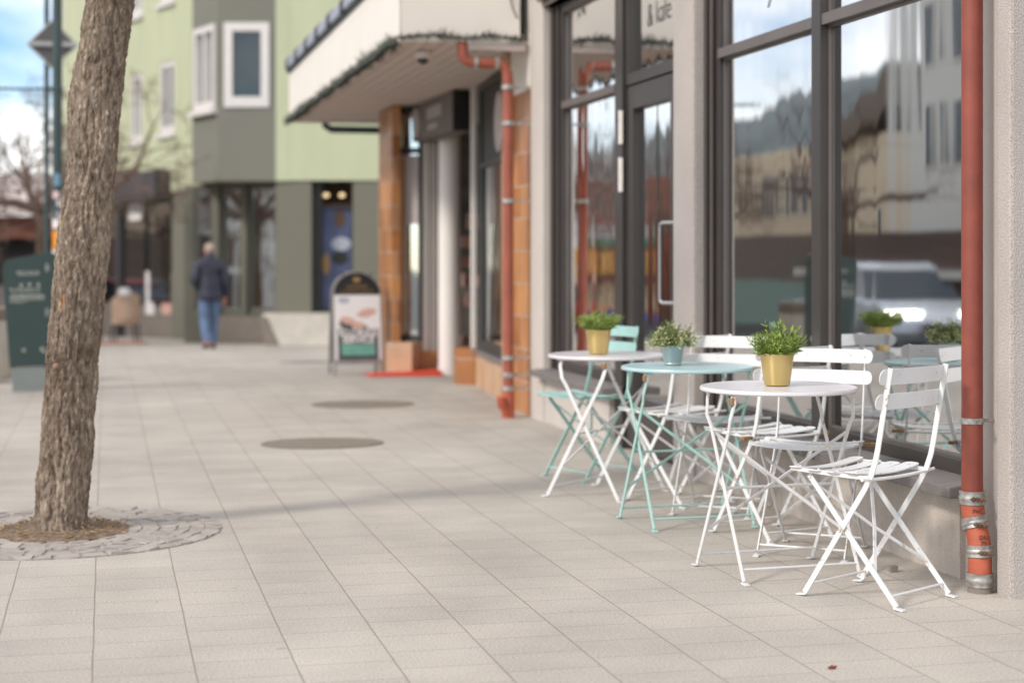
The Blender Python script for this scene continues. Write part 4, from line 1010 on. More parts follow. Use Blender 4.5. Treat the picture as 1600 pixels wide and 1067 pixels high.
# ------------------------------------------------------------------ low building and white gable beyond the left end
lh = thing('low_house', 'low dark brown house with a pale grey roof behind the street pole', 'house', tuple(wcam(-13, 46, -.6)))
LHF = Facade(wcam(-17, 46), wcam(-10.4, 46))
z_e = LHF.hit(40, 330)[1]; z_r = LHF.hit(40, 282)[1]; z_b = LHF.hit(40, 372)[1]
b = MB(); vs = [LHF.pt(0, .4, z_e), LHF.pt(LHF.len, .4, z_e), LHF.pt(LHF.len, -3, z_r + .3), LHF.pt(0, -3, z_r + .3)]; vs += [v - Vector((0, 0, .12)) for v in vs]
b.add(vs, [(0, 1, 2, 3), (7, 6, 5, 4), (0, 1, 5, 4), (1, 2, 6, 5), (2, 3, 7, 6), (3, 0, 4, 7)]); b.build('roof', 'roof_grey', lh, world=True)
b = MB(); LHF.box(b, .1, LHF.len - .1, -3, 0, z_b, z_e - .13); b.build('board_wall', 'brown_board', lh, world=True)
b = MB(); LHF.box(b, .1, LHF.len - .1, -3, -.4, -.9, z_b); b.build('porch', 'interior', lh, world=True)
b = MB(); LHF.box(b, 5.2, LHF.len - .1, -.4, -.1, -.9, z_b - .003); LHF.box(b, 0.2, 4.1, -.4, -.15, -.9, .4); b.build('wall', 'room_grey', lh, world=True)

# ------------------------------------------------------------------ trees
def branch(b, p, d, ln, r, depth, spread=.6, droop=0.0, seg=4, nmin=2, nmax=3, shrink=.72, tmin=.0022):
    pts = [p.copy()]; rs = [r]; q = p.copy(); dd = d.copy()
    for i in range(seg):
        dd = (dd + Vector((rnd.gauss(0, 1), rnd.gauss(0, 1), rnd.gauss(0, 1) + droop)) * .16).normalized(); q = q + dd * ln / seg; pts.append(q.copy()); rs.append(r * (1 - .42 * (i + 1) / seg))
    b.tube(pts, rs, 6 if r > .02 else (4 if r > .008 else 3), cap=False)
    if depth <= 0: return
    for k in range(rnd.randint(nmin, nmax)):
        t = rnd.uniform(.4, 1.0); i = min(seg - 1, int(t * seg)); st = pts[i].lerp(pts[i + 1], t * seg - i) if i < seg else pts[-1]
        nd = (dd + Vector((rnd.gauss(0, 1), rnd.gauss(0, 1), rnd.gauss(0, .8))) * spread).normalized()
        branch(b, st, nd, ln * shrink * rnd.uniform(.75, 1.15), max(tmin, rs[min(i + 1, seg)] * .66), depth - 1, spread, droop, 3, nmin, nmax, shrink, tmin)
def bare_tree(name, label, loc, h, r, lean=(0, 0), depth=6, ln=None, ncrown=7, grp='bare trees along the street', tmin=.0022):
    t = thing(name, label, 'tree', tuple(loc), 0, grp)
    b = MB(); top = Vector((lean[0], lean[1], h)); pts = [Vector((0, 0, -.1))] + [Vector((lean[0] * k / 6 + rnd.gauss(0, .02), lean[1] * k / 6 + rnd.gauss(0, .02), h * k / 6)) for k in range(1, 7)]
    b.tube(pts, [r * 1.15 * (1 - .05 * k) for k in range(7)], 12); b.build('trunk', 'bark_far', t, smooth=True)
    b = MB()
    for k in range(ncrown):
        a = 6.283 * k / ncrown + rnd.uniform(-.3, .3); el = rnd.uniform(.25, 1.25)
        branch(b, top - Vector((0, 0, .1 * h * rnd.random())), Vector((math.cos(a) * math.cos(el), math.sin(a) * math.cos(el), math.sin(el))), ln or h * .5, r * .5, depth, .62, .1, 4, 2, 3, .74, tmin)
    b.build('crown', 'twig', t); return t
g_ = wcam(-8.35, 29.6); bare_tree('bare_tree', 'dense bare twiggy tree beside the green street pole', (g_.x, g_.y, ground_z(g_.y)), 2.45, .115, (0.15, 0), 6, 1.15, 15, tmin=.006)
g_ = wcam(-8.2, 33.5); t2 = thing('bare_tree', 'thin bare young tree whose mossy branches cross the green building', 'tree', (g_.x, g_.y, ground_z(g_.y)), 0, 'bare trees along the street')
def P3(px, py, d): return at_d(px, py, d)
D2 = 33.0
b = MB(); bp_ = [Vector((g_.x, g_.y, ground_z(g_.y) - .1)), P3(150, 330, D2), P3(170, 296, D2)]
b.tube(bp_, [.10, .085, .07], 10); b.build('trunk', 'bark_far', t2, world=True, smooth=True)
b = MB(); mainb = [P3(168, 300, D2), P3(190, 282, D2), P3(214, 262, D2), P3(222, 240, D2), P3(240, 196, D2)]
b.tube(mainb, [.07, .06, .05, .035, .025], 8)
for st, e in ((P3(214, 262, D2), (300, 240)), (P3(222, 240, D2), (330, 215)), (P3(240, 196, D2), (275, 120)), (P3(240, 196, D2), (215, 130)), (P3(190, 282, D2), (200, 200)), (P3(205, 268, D2), (260, 262)), (P3(170, 296, D2), (150, 200))):
    en = P3(*e, D2 + rnd.uniform(-.6, .6)); branch(b, st, (en - st).normalized(), (en - st).length * .75, .018, 5, .55, .05, 5, 2, 3, .66, .004)
b.build('crown', 'twig', t2, world=True)

# foreground tree: leaning trunk with fissured bark
def bark_mat():
    m = bpy.data.materials.new('bark'); m.use_nodes = True; n, l = nt(m); bs = n['Principled BSDF']; bs.inputs['Roughness'].default_value = .95; bs.inputs['Specular IOR Level'].default_value = .15
    tc = n.new('ShaderNodeTexCoord'); mp = n.new('ShaderNodeMapping'); mp.inputs['Scale'].default_value = (1, 1, .36); l.new(tc.outputs['Object'], mp.inputs[0])
    n1 = n.new('ShaderNodeTexNoise'); n1.inputs['Scale'].default_value = 58; n1.inputs['Detail'].default_value = 9; n1.inputs['Roughness'].default_value = .65; l.new(mp.outputs[0], n1.inputs['Vector'])
    r1 = n.new('ShaderNodeValToRGB'); e = r1.color_ramp.elements; e[0].position = .3; e[0].color = (*srgb(70, 60, 53), 1); e[1].position = .74; e[1].color = (*srgb(214, 203, 186), 1); q = e.new(.42); q.color = (*srgb(118, 106, 94), 1); q = e.new(.58); q.color = (*srgb(154, 140, 126), 1)
    l.new(n1.outputs['Fac'], r1.inputs[0])
    n2 = n.new('ShaderNodeTexNoise'); n2.inputs['Scale'].default_value = 5; n2.inputs['Detail'].default_value = 5; l.new(mp.outputs[0], n2.inputs['Vector'])
    r2 = n.new('ShaderNodeValToRGB'); r2.color_ramp.elements[0].position = .35; r2.color_ramp.elements[1].position = .68; r2.color_ramp.elements[0].color = (.52, .48, .45, 1); r2.color_ramp.elements[1].color = (1.1, 1.07, 1.03, 1); l.new(n2.outputs['Fac'], r2.inputs[0])
    mx = n.new('ShaderNodeMix'); mx.data_type = 'RGBA'; mx.blend_type = 'MULTIPLY'; mx.inputs[0].default_value = 1; l.new(r1.outputs[0], mx.inputs[6]); l.new(r2.outputs[0], mx.inputs[7])
    # mossy and orange-bare patches with a shape of their own
    n3 = n.new('ShaderNodeTexNoise'); n3.inputs['Scale'].default_value = 7; n3.inputs['Detail'].default_value = 6; mp3 = n.new('ShaderNodeMapping'); mp3.inputs['Location'].default_value = (4.2, 1.7, 3); mp3.inputs['Scale'].default_value = (1, 1, .4); l.new(tc.outputs['Object'], mp3.inputs[0]); l.new(mp3.outputs[0], n3.inputs['Vector'])
    r3 = n.new('ShaderNodeValToRGB'); r3.color_ramp.elements[0].position = .66; r3.color_ramp.elements[1].position = .74; l.new(n3.outputs['Fac'], r3.inputs[0])
    m3 = n.new('ShaderNodeMix'); m3.data_type = 'RGBA'; l.new(r3.outputs[0], m3.inputs[0]); l.new(mx.outputs[2], m3.inputs[6]); m3.inputs[7].default_value = (*srgb(176, 128, 84), 1)
    l.new(m3.outputs[2], bs.inputs['Base Color'])
    v = n.new('ShaderNodeTexVoronoi'); v.inputs['Scale'].default_value = 70; v.feature = 'DISTANCE_TO_EDGE'; l.new(mp.outputs[0], v.inputs['Vector'])
    ad = n.new('ShaderNodeMath'); ad.operation = 'MULTIPLY_ADD'; ad.inputs[1].default_value = .6; l.new(v.outputs['Distance'], ad.inputs[0]); l.new(n1.outputs['Fac'], ad.inputs[2])
    bp = n.new('ShaderNodeBump'); bp.inputs['Strength'].default_value = .6; bp.inputs['Distance'].default_value = .008; l.new(ad.outputs[0], bp.inputs['Height']); l.new(bp.outputs[0], bs.inputs['Normal'])
    MATS['bark'] = m
bark_mat()
TD = 7.45
prof = [(-60, 148, 224), (0, 135, 209), (60, 128, 203), (90, 122, 198), (108, 116, 195), (150, 109, 190), (200, 107, 184), (260, 107, 181), (300, 101, 178), (350, 93, 173), (400, 86, 169), (430, 84, 166), (470, 81, 162), (500, 78, 158), (560, 72, 152), (600, 70, 149), (650, 66, 144), (690, 64, 145), (720, 61, 141), (780, 55, 134), (815, 53, 132), (832, 50, 132), (850, 46, 137)]
base = wcam((92 - CX) / F * TD, TD, 0)
tr = thing('street_tree', 'leaning street tree with rough brown bark in a cobbled pit', 'tree', tuple(base), 0, None)
b = MB(); NZ, NA = 420, 150
def interp(y):
    for (a, b_) in zip(prof[:-1], prof[1:]):
        if a[0] <= y <= b_[0]:
            t = (y - a[0]) / (b_[0] - a[0]); return a[1] + (b_[1] - a[1]) * t, a[2] + (b_[2] - a[2]) * t
    return prof[-1][1:]
rings = []
for i in range(NZ + 1):
    y = 848 - (848 + 58) * i / NZ; lft = sum(interp(y + k)[0] for k in (-8, 0, 8)) / 3; rgt = sum(interp(y + k)[1] for k in (-8, 0, 8)) / 3
    z = H - (y - Y0) / F * TD; z = max(z, -.03 + i * .0001) if i < 12 else z
    c = wcam(((lft + rgt) / 2 - CX) / F * TD, TD, z); rad = (rgt - lft) / 2 / F * TD
    ring = []
    for k in range(NA):
        a = 6.2832 * k / NA; dirv = Vector((math.cos(a), math.sin(a), 0))
        twist = a + z * .35
        flute = .035 * math.sin(3 * twist + 1.0) + .025 * math.sin(5 * twist + 2)
        if z < .5: flute += (.5 - z) * .12 * math.sin(4 * twist)
        p = c + dirv * rad
        q = Vector((p.x * 1, p.y * 1, p.z * .3))
        dsp = .007 * noise.noise(q * 15) + .006 * noise.noise(q * 48) + .006 * noise.noise(Vector((p.x, p.y, p.z * .5)) * 110)
        fis = abs(noise.noise(Vector((p.x * 26, p.y * 26, p.z * 5.5)) + Vector((5, 2, 1))))
        dsp -= .008 * max(0, 1 - fis * 6)
        ring.append(c + dirv * (rad * (1 + flute) + dsp))
    rings.append(ring)
vs = [v for r_ in rings for v in r_]; b.add(vs, [(i * NA + k, i * NA + (k + 1) % NA, (i + 1) * NA + (k + 1) % NA, (i + 1) * NA + k) for i in range(NZ) for k in range(NA)])
b.build('trunk', 'bark', tr, world=True, smooth=True)
top = wcam((186 - CX) / F * TD, TD, H + (Y0 + 55) / F * TD)
b = MB(); crnd = rnd.getstate()
b.tube([top - Vector((.02, 0, .1)), top + Vector((.08, 0, .5)), top + Vector((.12, .02, 1.0))], [.112, .105, .09], 14)
for k in range(6):
    a = 6.283 * k / 6 + .4; branch(b, top + Vector((.1, .01, .55 + .08 * k)), Vector((math.cos(a) * .7, math.sin(a) * .7, .75)).normalized(), 1.3, .045, 4, .5, .1, 4, 2, 2, .72)
b.build('crown', 'bark', tr, world=True)
# wooden knot on the trunk
b = MB(); kp = at_d(88, 572, TD - .105); b.lathe([(.016, -.012), (.014, .002), (.008, .007), (.002, .008)], n=14); M = axes(kp, (1, 0, 0), (-.25, -1, .1)); xf(b, M); b.build('knot', 'bark_knot', tr, world=True, smooth=True)

# tree pit: soil disc, ring of split slate setts
tp = (base.x, base.y)
b = MB(); N_ = 48; vs = [(tp[0], tp[1], .035)]
for ring_, rr in ((1, .16), (2, .26), (3, .315)):
    for k in range(N_):
        a = 6.2832 * k / N_; r2 = rr * (1 + .1 * noise.noise(Vector((math.cos(a) * 2, math.sin(a) * 2, rr * 9)))); z = (.014, .010, .004)[ring_ - 1] + .012 * noise.noise(Vector((math.cos(a) * 5, math.sin(a) * 5, ring_ * 3)))
        vs.append((tp[0] + math.cos(a) * r2, tp[1] + math.sin(a) * r2, max(.004, z)))
fs = [(0, 1 + k, 1 + (k + 1) % N_) for k in range(N_)] + [(1 + q * N_ + k, 1 + q * N_ + (k + 1) % N_, 1 + (q + 1) * N_ + (k + 1) % N_, 1 + (q + 1) * N_ + k) for q in range(2) for k in range(N_)]
b.add(vs, fs); tag(b.build('tree_pit_soil', 'pit_soil', smooth=True), 'dark soil around the street tree', 'soil', kind='structure')
b = MB()
for k in range(520):
    a = rnd.uniform(0, 6.283); rr = .11 + .19 * math.sqrt(rnd.random()); p = Vector((tp[0] + math.cos(a) * rr, tp[1] + math.sin(a) * rr, 0.020 + rnd.random() * .010 - .02 * max(0, rr - .22) / .1)); ang = rnd.uniform(0, 6.28)
    leaf(b, p, (math.cos(ang), math.sin(ang), rnd.uniform(-.05, .3)), rnd.uniform(.02, .06), rnd.uniform(.003, .008))
tag(b.build('dry_litter', 'litter'), 'dry grass and leaf litter round the foot of the street tree', 'litter', kind='stuff')
b = MB(); b.lathe([(.29, .001), (.29, .003), (.705, .003), (.705, .001)], (tp[0], tp[1], 0), n=64); tag(b.build('sett_bed', 'slate_bed'), 'sandy bed under the slate setts', 'bed', kind='structure')
b = MB(); rr = .295
while rr < .66:
    wd = rnd.uniform(.055, .085); n_ = int(6.283 * rr / .095); off = rnd.random(); jit = [rnd.uniform(-.3, .3) for _ in range(n_)]
    for k in range(n_):
        a0 = (k + off + jit[k] * .8) * 6.2832 / n_; a1 = (k + 1 + off + jit[(k + 1) % n_] * .8) * 6.2832 / n_; g = .006 / rr
        corners = []
        for (a, r_) in ((a0 + g, rr + .004), (a1 - g, rr + .004), (a1 - g, rr + wd - .004), ((a0 + a1) / 2, rr + wd + rnd.uniform(-.004, .006)), (a0 + g, rr + wd - .004)):
            corners.append((tp[0] + math.cos(a) * (r_ + rnd.uniform(-.007, .007)), tp[1] + math.sin(a) * (r_ + rnd.uniform(-.007, .007))))
        h0 = rnd.uniform(.004, .010); m_ = len(corners); tlt = (rnd.uniform(-.1, .1), rnd.uniform(-.1, .1)); cx = sum(c[0] for c in corners) / m_; cy = sum(c[1] for c in corners) / m_
        lo = [(x, y, -.004) for x, y in corners]; hi = [(cx + (x - cx) * .93, cy + (y - cy) * .93, h0 + tlt[0] * (x - cx) + tlt[1] * (y - cy)) for x, y in corners]
        b.add(lo + hi, [tuple(range(m_, 2 * m_))] + [(i, (i + 1) % m_, m_ + (i + 1) % m_, m_ + i) for i in range(m_)])
    rr += wd
tag(b.build('slate_paving', 'slate'), 'ring of split grey slate setts round the street tree', 'paving', kind='structure')

# ------------------------------------------------------------------ green map column
gp = ground(48, 612); TDp = gp.x * ST + gp.y * CT
MF = Facade(wcam((4 - CX) / F * TDp, TDp - .04), wcam((100 - CX) / F * TDp, TDp + .10))
tm = thing('info_column', 'dark green information column with slanted top and grey foot, behind the street tree', 'sign', tuple(wcam((50 - CX) / F * TDp, TDp, 0)))
def MP(px, py): return MF.hit(px, py)
out = [MP(15, 574), MP(92, 572), MP(95, 470), MP(96, 410), MP(93, 398), MP(75, 394), MP(12, 406), MP(6, 412), MP(4, 424)]
def slab(par, F_, poly, n0, n1, m, name, bevel=0):
    k = len(poly); vs = [F_.pt(u_, n0, z_) for u_, z_ in poly] + [F_.pt(u_, n1, z_) for u_, z_ in poly]
    b = MB(); b.add(vs, [tuple(range(k)), tuple(range(k, 2 * k))[::-1]] + [(i, (i + 1) % k, k + (i + 1) % k, k + i) for i in range(k)]); return b.build(name, m, par, world=True, bevel=bevel)
slab(tm, MF, out, -.12, 0, 'totem_green', 'panel', .004)
slab(tm, MF, [MP(20, 613), MP(90, 611), MP(92, 574), MP(17, 576)], -.11, -.006, 'totem_grey', 'foot', .003)
def lines(rows, m='print_white'):
    b = MB()
    for x0, x1, y, h_, dens in rows:
        x = x0
        while x < x1:
            wd = rnd.uniform(1.0, 3.2); u0, z0 = MP(x, y + h_ / 2); u1, z1 = MP(min(x1, x + wd), y - h_ / 2); MF.box(b, u0, u1, .001, .003, z0 + rnd.uniform(0, .003), z1 - rnd.uniform(0, .003)); x += wd + dens
    o = b.build('small_print', m, tm, world=True); return tag(o, kind='stuff')
lines([(26, 62, 425, 1.6, .8), (27, 62, 429, 1.6, .8), (15, 63, 452, 1.6, .7), (15, 62, 455, 1.2, 1.0), (17, 68, 461, 1.8, .5), (15, 70, 464.5, 1.8, .4), (15, 68, 468, 1.4, .5), (15, 42, 472, 1.4, .6)])
b = MB()
for x, y in ((33, 446), (46, 445), (60, 445), (37, 547), (65, 545), (68, 548)):
    pl = [MP(x - 3, y), MP(x + 2, y - 3.5), MP(x + 2.6, y - 2.6), MP(x - 1, y), MP(x + 2.6, y + 2.6), MP(x + 2, y + 3.5)]
    k = 6; vs = [MF.pt(u_, .001, z_) for u_, z_ in pl] + [MF.pt(u_, .003, z_) for u_, z_ in pl]; b.add(vs, [tuple(range(k)), tuple(range(k, 2 * k))[::-1]] + [(i, (i + 1) % k, k + (i + 1) % k, k + i) for i in range(k)])
b.build('arrow_mark', 'print_white', tm, world=True)
b = MB()
for y in (412, 482):
    for a in range(4):
        u_, z_ = MP(74, y + 6); dx, dz = math.cos(a * math.pi / 4) * .026, math.sin(a * math.pi / 4) * .042
        vs = [MF.pt(u_ - dx, .001, z_ - dz), MF.pt(u_ + dx, .001, z_ + dz), MF.pt(u_ + dx - dz * .12, .003, z_ + dz + dx * .1), MF.pt(u_ - dx - dz * .12, .003, z_ - dz + dx * .1)]; b.add(vs, [(0, 1, 2, 3)])
b.build('emblem', 'print_white', tm, world=True)

# ------------------------------------------------------------------ street pole with the back of a diamond sign
PD = 19.0
pb = wcam((89.5 - CX) / F * PD, PD, 0); pb.z = ground_z(pb.y)
po = thing('sign_pole', 'dark green street pole with stickers and the orange push button box', 'pole', tuple(pb))
b = MB(); b.tube([(0, 0, -.05), (0, 0, 5.5)], .054, 20); b.build('pole', 'pole_green', po, smooth=True)
pz = lambda y: H - (y - Y0) / F * PD - pb.z
b = MB(); b.lathe([(.056, pz(144)), (.064, pz(143)), (.064, pz(137)), (.056, pz(136))], n=20); b.build('pole_band', 'pole_green', po)
tocam = Vector((-pb.x, -pb.y, 0)).normalized(); sidev = Vector((-tocam.y, tocam.x, 0))
if sidev.dot(Vector((CT, -ST, 0))) < 0: sidev = -sidev
def sticker(px, py, w_, h_, m, name='sticker'):
    b = MB(); u0 = math.asin(max(-1, min(1, (px - 89.5) / F * PD / .054))); hw = w_ / F * PD / .054 / 2; z0, z1 = pz(py + h_ / 2), pz(py - h_ / 2); vs = []
    for k in range(7):
        a = u0 - hw + 2 * hw * k / 6; a = max(-1.5, min(1.5, a)); d_ = tocam * math.cos(a) + sidev * math.sin(a); vs += [d_ * .0552 + Vector((0, 0, z0)), d_ * .0552 + Vector((0, 0, z1))]
    b.add(vs, [(2 * k, 2 * k + 2, 2 * k + 3, 2 * k + 1) for k in range(6)]); return b.build(name, m, po)
sticker(90, 281, 11, 19, 'sticker_blue'); sticker(88, 305, 11, 11, 'sticker_pink'); sticker(93, 318, 8, 10, 'poster_white'); sticker(92, 337, 8, 14, 'poster_pale'); sticker(87, 350, 13, 14, 'poster_white'); sticker(85, 394, 9, 12, 'poster_white')
b = MB(); c0 = tocam * .08 + sidev * .0
M = axes(tocam * .085 + Vector((0, 0, pz(376))), sidev, (0, 0, 1)); q = MB(); q.box((-.05, -.05, -.105), (.05, .05, .105)); xf(q, M); q.build('push_button_box', 'orange_box', po, bevel=.012)
th = thing('thin_pole', 'thin dark green pole just behind the sign pole', 'pole', tuple(wcam((73 - CX) / F * 19.6, 19.6, ground_z(19))))
b = MB(); b.tube([(0, 0, -.05), (0, 0, 5.5)], .03, 14); b.build('tube', 'pole_green', th, smooth=True)
sg2 = thing('road_sign', 'back of a grey diamond road sign fixed to the street pole', 'sign', tuple(at_d(82, 70, 19.25)))
M = axes((0, 0, 0), sidev, (0, 0, 1))
b = MB(); r_ = .27; b.prism([(-r_, 0), (0, -r_), (r_, 0), (0, r_)], -.01, .01, 'y'); xf(b, M); b.build('plate', 'sign_back', sg2)
b = MB()
for (p, q_) in (((-r_, 0), (0, -r_)), ((0, -r_), (r_, 0)), ((r_, 0), (0, r_)), ((0, r_), (-r_, 0))): b.tube([(p[0], 0, p[1]), (q_[0], 0, q_[1])], .015, 6)
xf(b, M); b.build('rim', 'sign_rim', sg2)
b = MB(); b.box((-.25, -.05, -.025), (.25, -.012, .025)) if False else b.box((-.25, .012, -.025), (.25, .05, .025)); b.box((-.25, -.05, -.025), (.25, -.012, .025)); xf(b, M); b.build('bracket', 'sign_rim', sg2)
b = MB(); e0 = at_d(-40, 136, 19); e1 = at_d(89, 138, 19); b.tube([e0, e0.lerp(e1, .5) + Vector((0, 0, -.02)), e1], .012, 6)
for k in range(14):
    p = e0.lerp(e1, k / 13); b.tube([p, p - Vector((0, 0, .035))], .013, 5)
tag(b.build('light_string', 'pole_green'), 'thin teal string of small lights running to the street pole', 'light string')

# ------------------------------------------------------------------ A-board
ab = ground(556, 585); AY = ab.x * ST + ab.y * CT
abt = thing('standing_board', 'black topped pavement board with a watch service poster', 'sign board', (ab.x, ab.y, ground_z(ab.y)), -TH + R(14))
# local: x to the right, -y towards the camera, z up; panels lean
W2, HT = .265, 1.12
def lean(b, a, off, M0=None):
    M = Matrix.Translation((0, off, 0)) @ Matrix.Rotation(a, 4, 'X'); return xf(b, M)
for s, nm in ((-1, 'front'), (1, 'rear')):
    ang = R(-s * -9.5) if False else R(9.5) * (-1 if s < 0 else 1)
    off = s * .21
    b = MB(); arch = [(-W2, .12), (W2, .12), (W2, .86)] + [(W2 * math.cos(a), .86 + .26 * math.sin(a)) for a in [math.pi * k / 20 for k in range(1, 20)]] + [(-W2, .86)]
    b.prism(arch, -.012, .012, 'y'); lean(b, ang, off); b.build('panel', 'alu', abt, bevel=.003)
    b = MB()
    for x in (-W2 + .015, W2 - .015): b.box((x - .014, -.012, .0), (x + .014, .012, .12))
    lean(b, ang, off); b.build('leg', 'alu', abt)
    yy = -.0135 if s < 0 else .0135
    b = MB(); top_ = [(W2 - .02, .865)] + [((W2 - .02) * math.cos(a), .868 + .225 * math.sin(a)) for a in [math.pi * k / 20 for k in range(1, 20)]] + [(-W2 + .02, .865)]
    b.prism(top_, min(yy, yy * 1.25), max(yy, yy * 1.25), 'y'); lean(b, ang, off); b.build('black_header', 'sign_dark', abt)
    b = MB(); b.box((-W2 + .02, min(yy, yy * 1.25), .17), (W2 - .02, max(yy, yy * 1.25), .855)); lean(b, ang, off); pn = b.build('poster', 'poster_white', abt)
    if s < 0:
        def onp(z0, z1, x0, x1, m, nm_, d):
            b = MB(); b.box((x0, yy * 1.25 - d, z0), (x1, yy * 1.25 - d + .0008, z1)); lean(b, ang, off); return b.build(nm_, m, pn)
        onp(.17, .50, -.215, .215, 'poster_dark', 'poster_base', .0012)
        onp(.215, .335, -.18, .18, 'poster_teal', 'poster_band', .0024)
        MA = Matrix.Translation((0, off, 0)) @ Matrix.Rotation(ang, 4, 'X')
        def blob(cx, cz, rx, rz, m, d, tilt=0, n_=18):
            b = MB(); pl = []
            for k in range(n_):
                a = 6.2832 * k / n_; rr = 1 + .18 * noise.noise(Vector((math.cos(a) * 1.5 + cx * 9, math.sin(a) * 1.5, cz * 7))); x_, z_ = rx * rr * math.cos(a), rz * rr * math.sin(a); pl.append((cx + x_ * math.cos(tilt) - z_ * math.sin(tilt), cz + x_ * math.sin(tilt) + z_ * math.cos(tilt)))
            b.prism(pl, yy * 1.25 - d, yy * 1.25 - d + .0008, 'y'); xf(b, MA); b.build('printed_picture', m, pn)
        blob(-.05, .52, .17, .06, 'poster_dark', .0016, -.3); blob(-.11, .585, .075, .04, 'poster_pink', .0022, -.2); blob(0, .535, .075, .038, 'poster_pink', .003, -.05); blob(.10, .665, .11, .045, 'poster_pink', .0016, .25); blob(-.14, .80, .06, .03, 'poster_pale', .0016)
        for txt, z_, sz in (('KLOKKE', .452, .108), ('SERVICE', .378, .096)):
            text_mesh('poster_lettering', txt, sz, 'poster_white', abt, abt.matrix_basis @ MA @ Matrix.Translation((0, yy * 1.25 - .003, z_)) @ Matrix.Rotation(R(90), 4, 'X'), .0008, xs=.98, off=.003)
        for txt, z_, sz in (('URMAKER', .945, .05), ('KLASSISKE KLOKKER', .895, .037)):
            text_mesh('gold_lettering', txt, sz, 'gold_print', abt, abt.matrix_basis @ MA @ Matrix.Translation((0, yy * 1.25 - .001, z_)) @ Matrix.Rotation(R(90), 4, 'X'), .0008)
        blob(0, 1.02, .04, .03, 'gold_print', .001)
b = MB(); b.box((-W2, -.05, HT - .03), (-W2 + .01, .05, HT - .28)) if False else b.box((-.18, -.03, 1.06), (.18, .03, 1.075)); b.build('hinge_bar', 'black_frame', abt)

# ------------------------------------------------------------------ planter and beige chair far off
pg = ground(-16, 598); pt_ = thing('concrete_planter', 'pale round concrete planter with dark rim at the edge of the paving', 'planter', (pg.x, pg.y, 0))
b = MB(); b.lathe([(.20, 0), (.24, .04), (.30, .50), (.31, .58), (.29, .60)], n=32); b.build('bowl', 'concrete', pt_, smooth=True)
b = MB(); b.lathe([(.315, .585), (.325, .60), (.325, .70), (.30, .705), (.26, .66)], n=32); b.build('rim', 'concrete_dark', pt_, smooth=True)
b = MB(); b.lathe([(.27, .66), (.01, .68)], n=24); b.build('potting_soil', 'soil', pt_)
bc = wcam((196 - CX) / F * 32, 32.0); bz = ground_z(bc.y)
bch = thing('wicker_chair', 'beige rounded wicker chair outside the dark shopfront of the green building', 'chair', (bc.x, bc.y, bz), -TH + R(25))
b = MB(); arch = []
for i in range(13):
    a = math.pi * (i / 12); arch.append((-.27 * math.cos(a), math.sin(a)))
prof_ = []
vs = []
for j in range(7):
    zz = .42 + .52 * j / 6
    for i in range(13):
        a = math.pi * i / 12; hh = zz if j < 6 else .80 + .16 * math.sin(a); hh = .42 + (hh - .42) if j == 6 else .42 + (.80 + .16 * math.sin(a) - .42) * j / 6
        vs.append((-(.25 + .03 * j / 6) * math.cos(a), -.28 * math.sin(a) - .02 * j / 6, hh))
b.add(vs, [(j * 13 + i, j * 13 + i + 1, (j + 1) * 13 + i + 1, (j + 1) * 13 + i) for j in range(6) for i in range(12)])
o = b.build('backrest', 'beige_weave', bch, smooth=True); md = o.modifiers.new('thick', 'SOLIDIFY'); md.thickness = .03
b = MB(); b.lathe([(.24, .36), (.27, .38), (.27, .44), (.22, .46), (.01, .46)], n=24); b.build('seat', 'beige_weave', bch, smooth=True)
for sx in (-1, 1):
    for sy in (-1, 1):
        b = MB(); b.tube([(sx * .19, sy * .18, .38), (sx * .23, sy * .22, 0)], .02, 8); b.build('leg', 'black_frame', bch)
b = MB(); b.lathe([(.12, 0), (.13, .02), (.10, .10), (.02, .13)], n=16); pw = b.build('cushion', 'poster_white', None, smooth=True); pw.location = (bc.x - .02, bc.y - .30, bz + .93); pw.rotation_euler = (R(14), 0, 0)
tag(pw, 'small white cloth draped over the top of the beige wicker chair', 'cloth')
b = MB(); e = wcam(-7.6, 31.6); b.box((-1.0, -.25, 0), (.75, .25, .03)); o = b.build('door_mat', 'faded_mat'); o.location = (e.x, e.y, ground_z(e.y) + .002); o.rotation_euler = (0, 0, -TH); tag(o, 'faded red strip of matting on the ground by the wicker chair', 'mat')

# ------------------------------------------------------------------ the walking man
def skin_body(verts, edges, radii, name, m, parent, sub=2, root=0):
    me = bpy.data.meshes.new(name); me.from_pydata([tuple(v) for v in verts], edges, []); o = bpy.data.objects.new(name + '_src', me); COL.objects.link(o)
    md = o.modifiers.new('skin', 'SKIN'); md.use_smooth_shade = True
    for i, r_ in enumerate(radii):
        rr = r_ if isinstance(r_, tuple) else (r_, r_); me.skin_vertices[0].data[i].radius = rr
        me.skin_vertices[0].data[i].use_root = (i == root)
    s_ = o.modifiers.new('sub', 'SUBSURF'); s_.levels = sub; s_.render_levels = sub
    nm = mesh_of(o); bpy.data.objects.remove(o); nm.materials.clear(); nm.materials.append(MATS[m])
    for p in nm.polygons: p.use_smooth = True
    q = bpy.data.objects.new(name, nm); COL.objects.link(q); q.parent = parent; return q
pp = ground(328, 546)
man = thing('person', 'grey haired man in navy quilted jacket and blue jeans walking away', 'person', (pp.x, pp.y, ground_z(pp.y)), R(8))
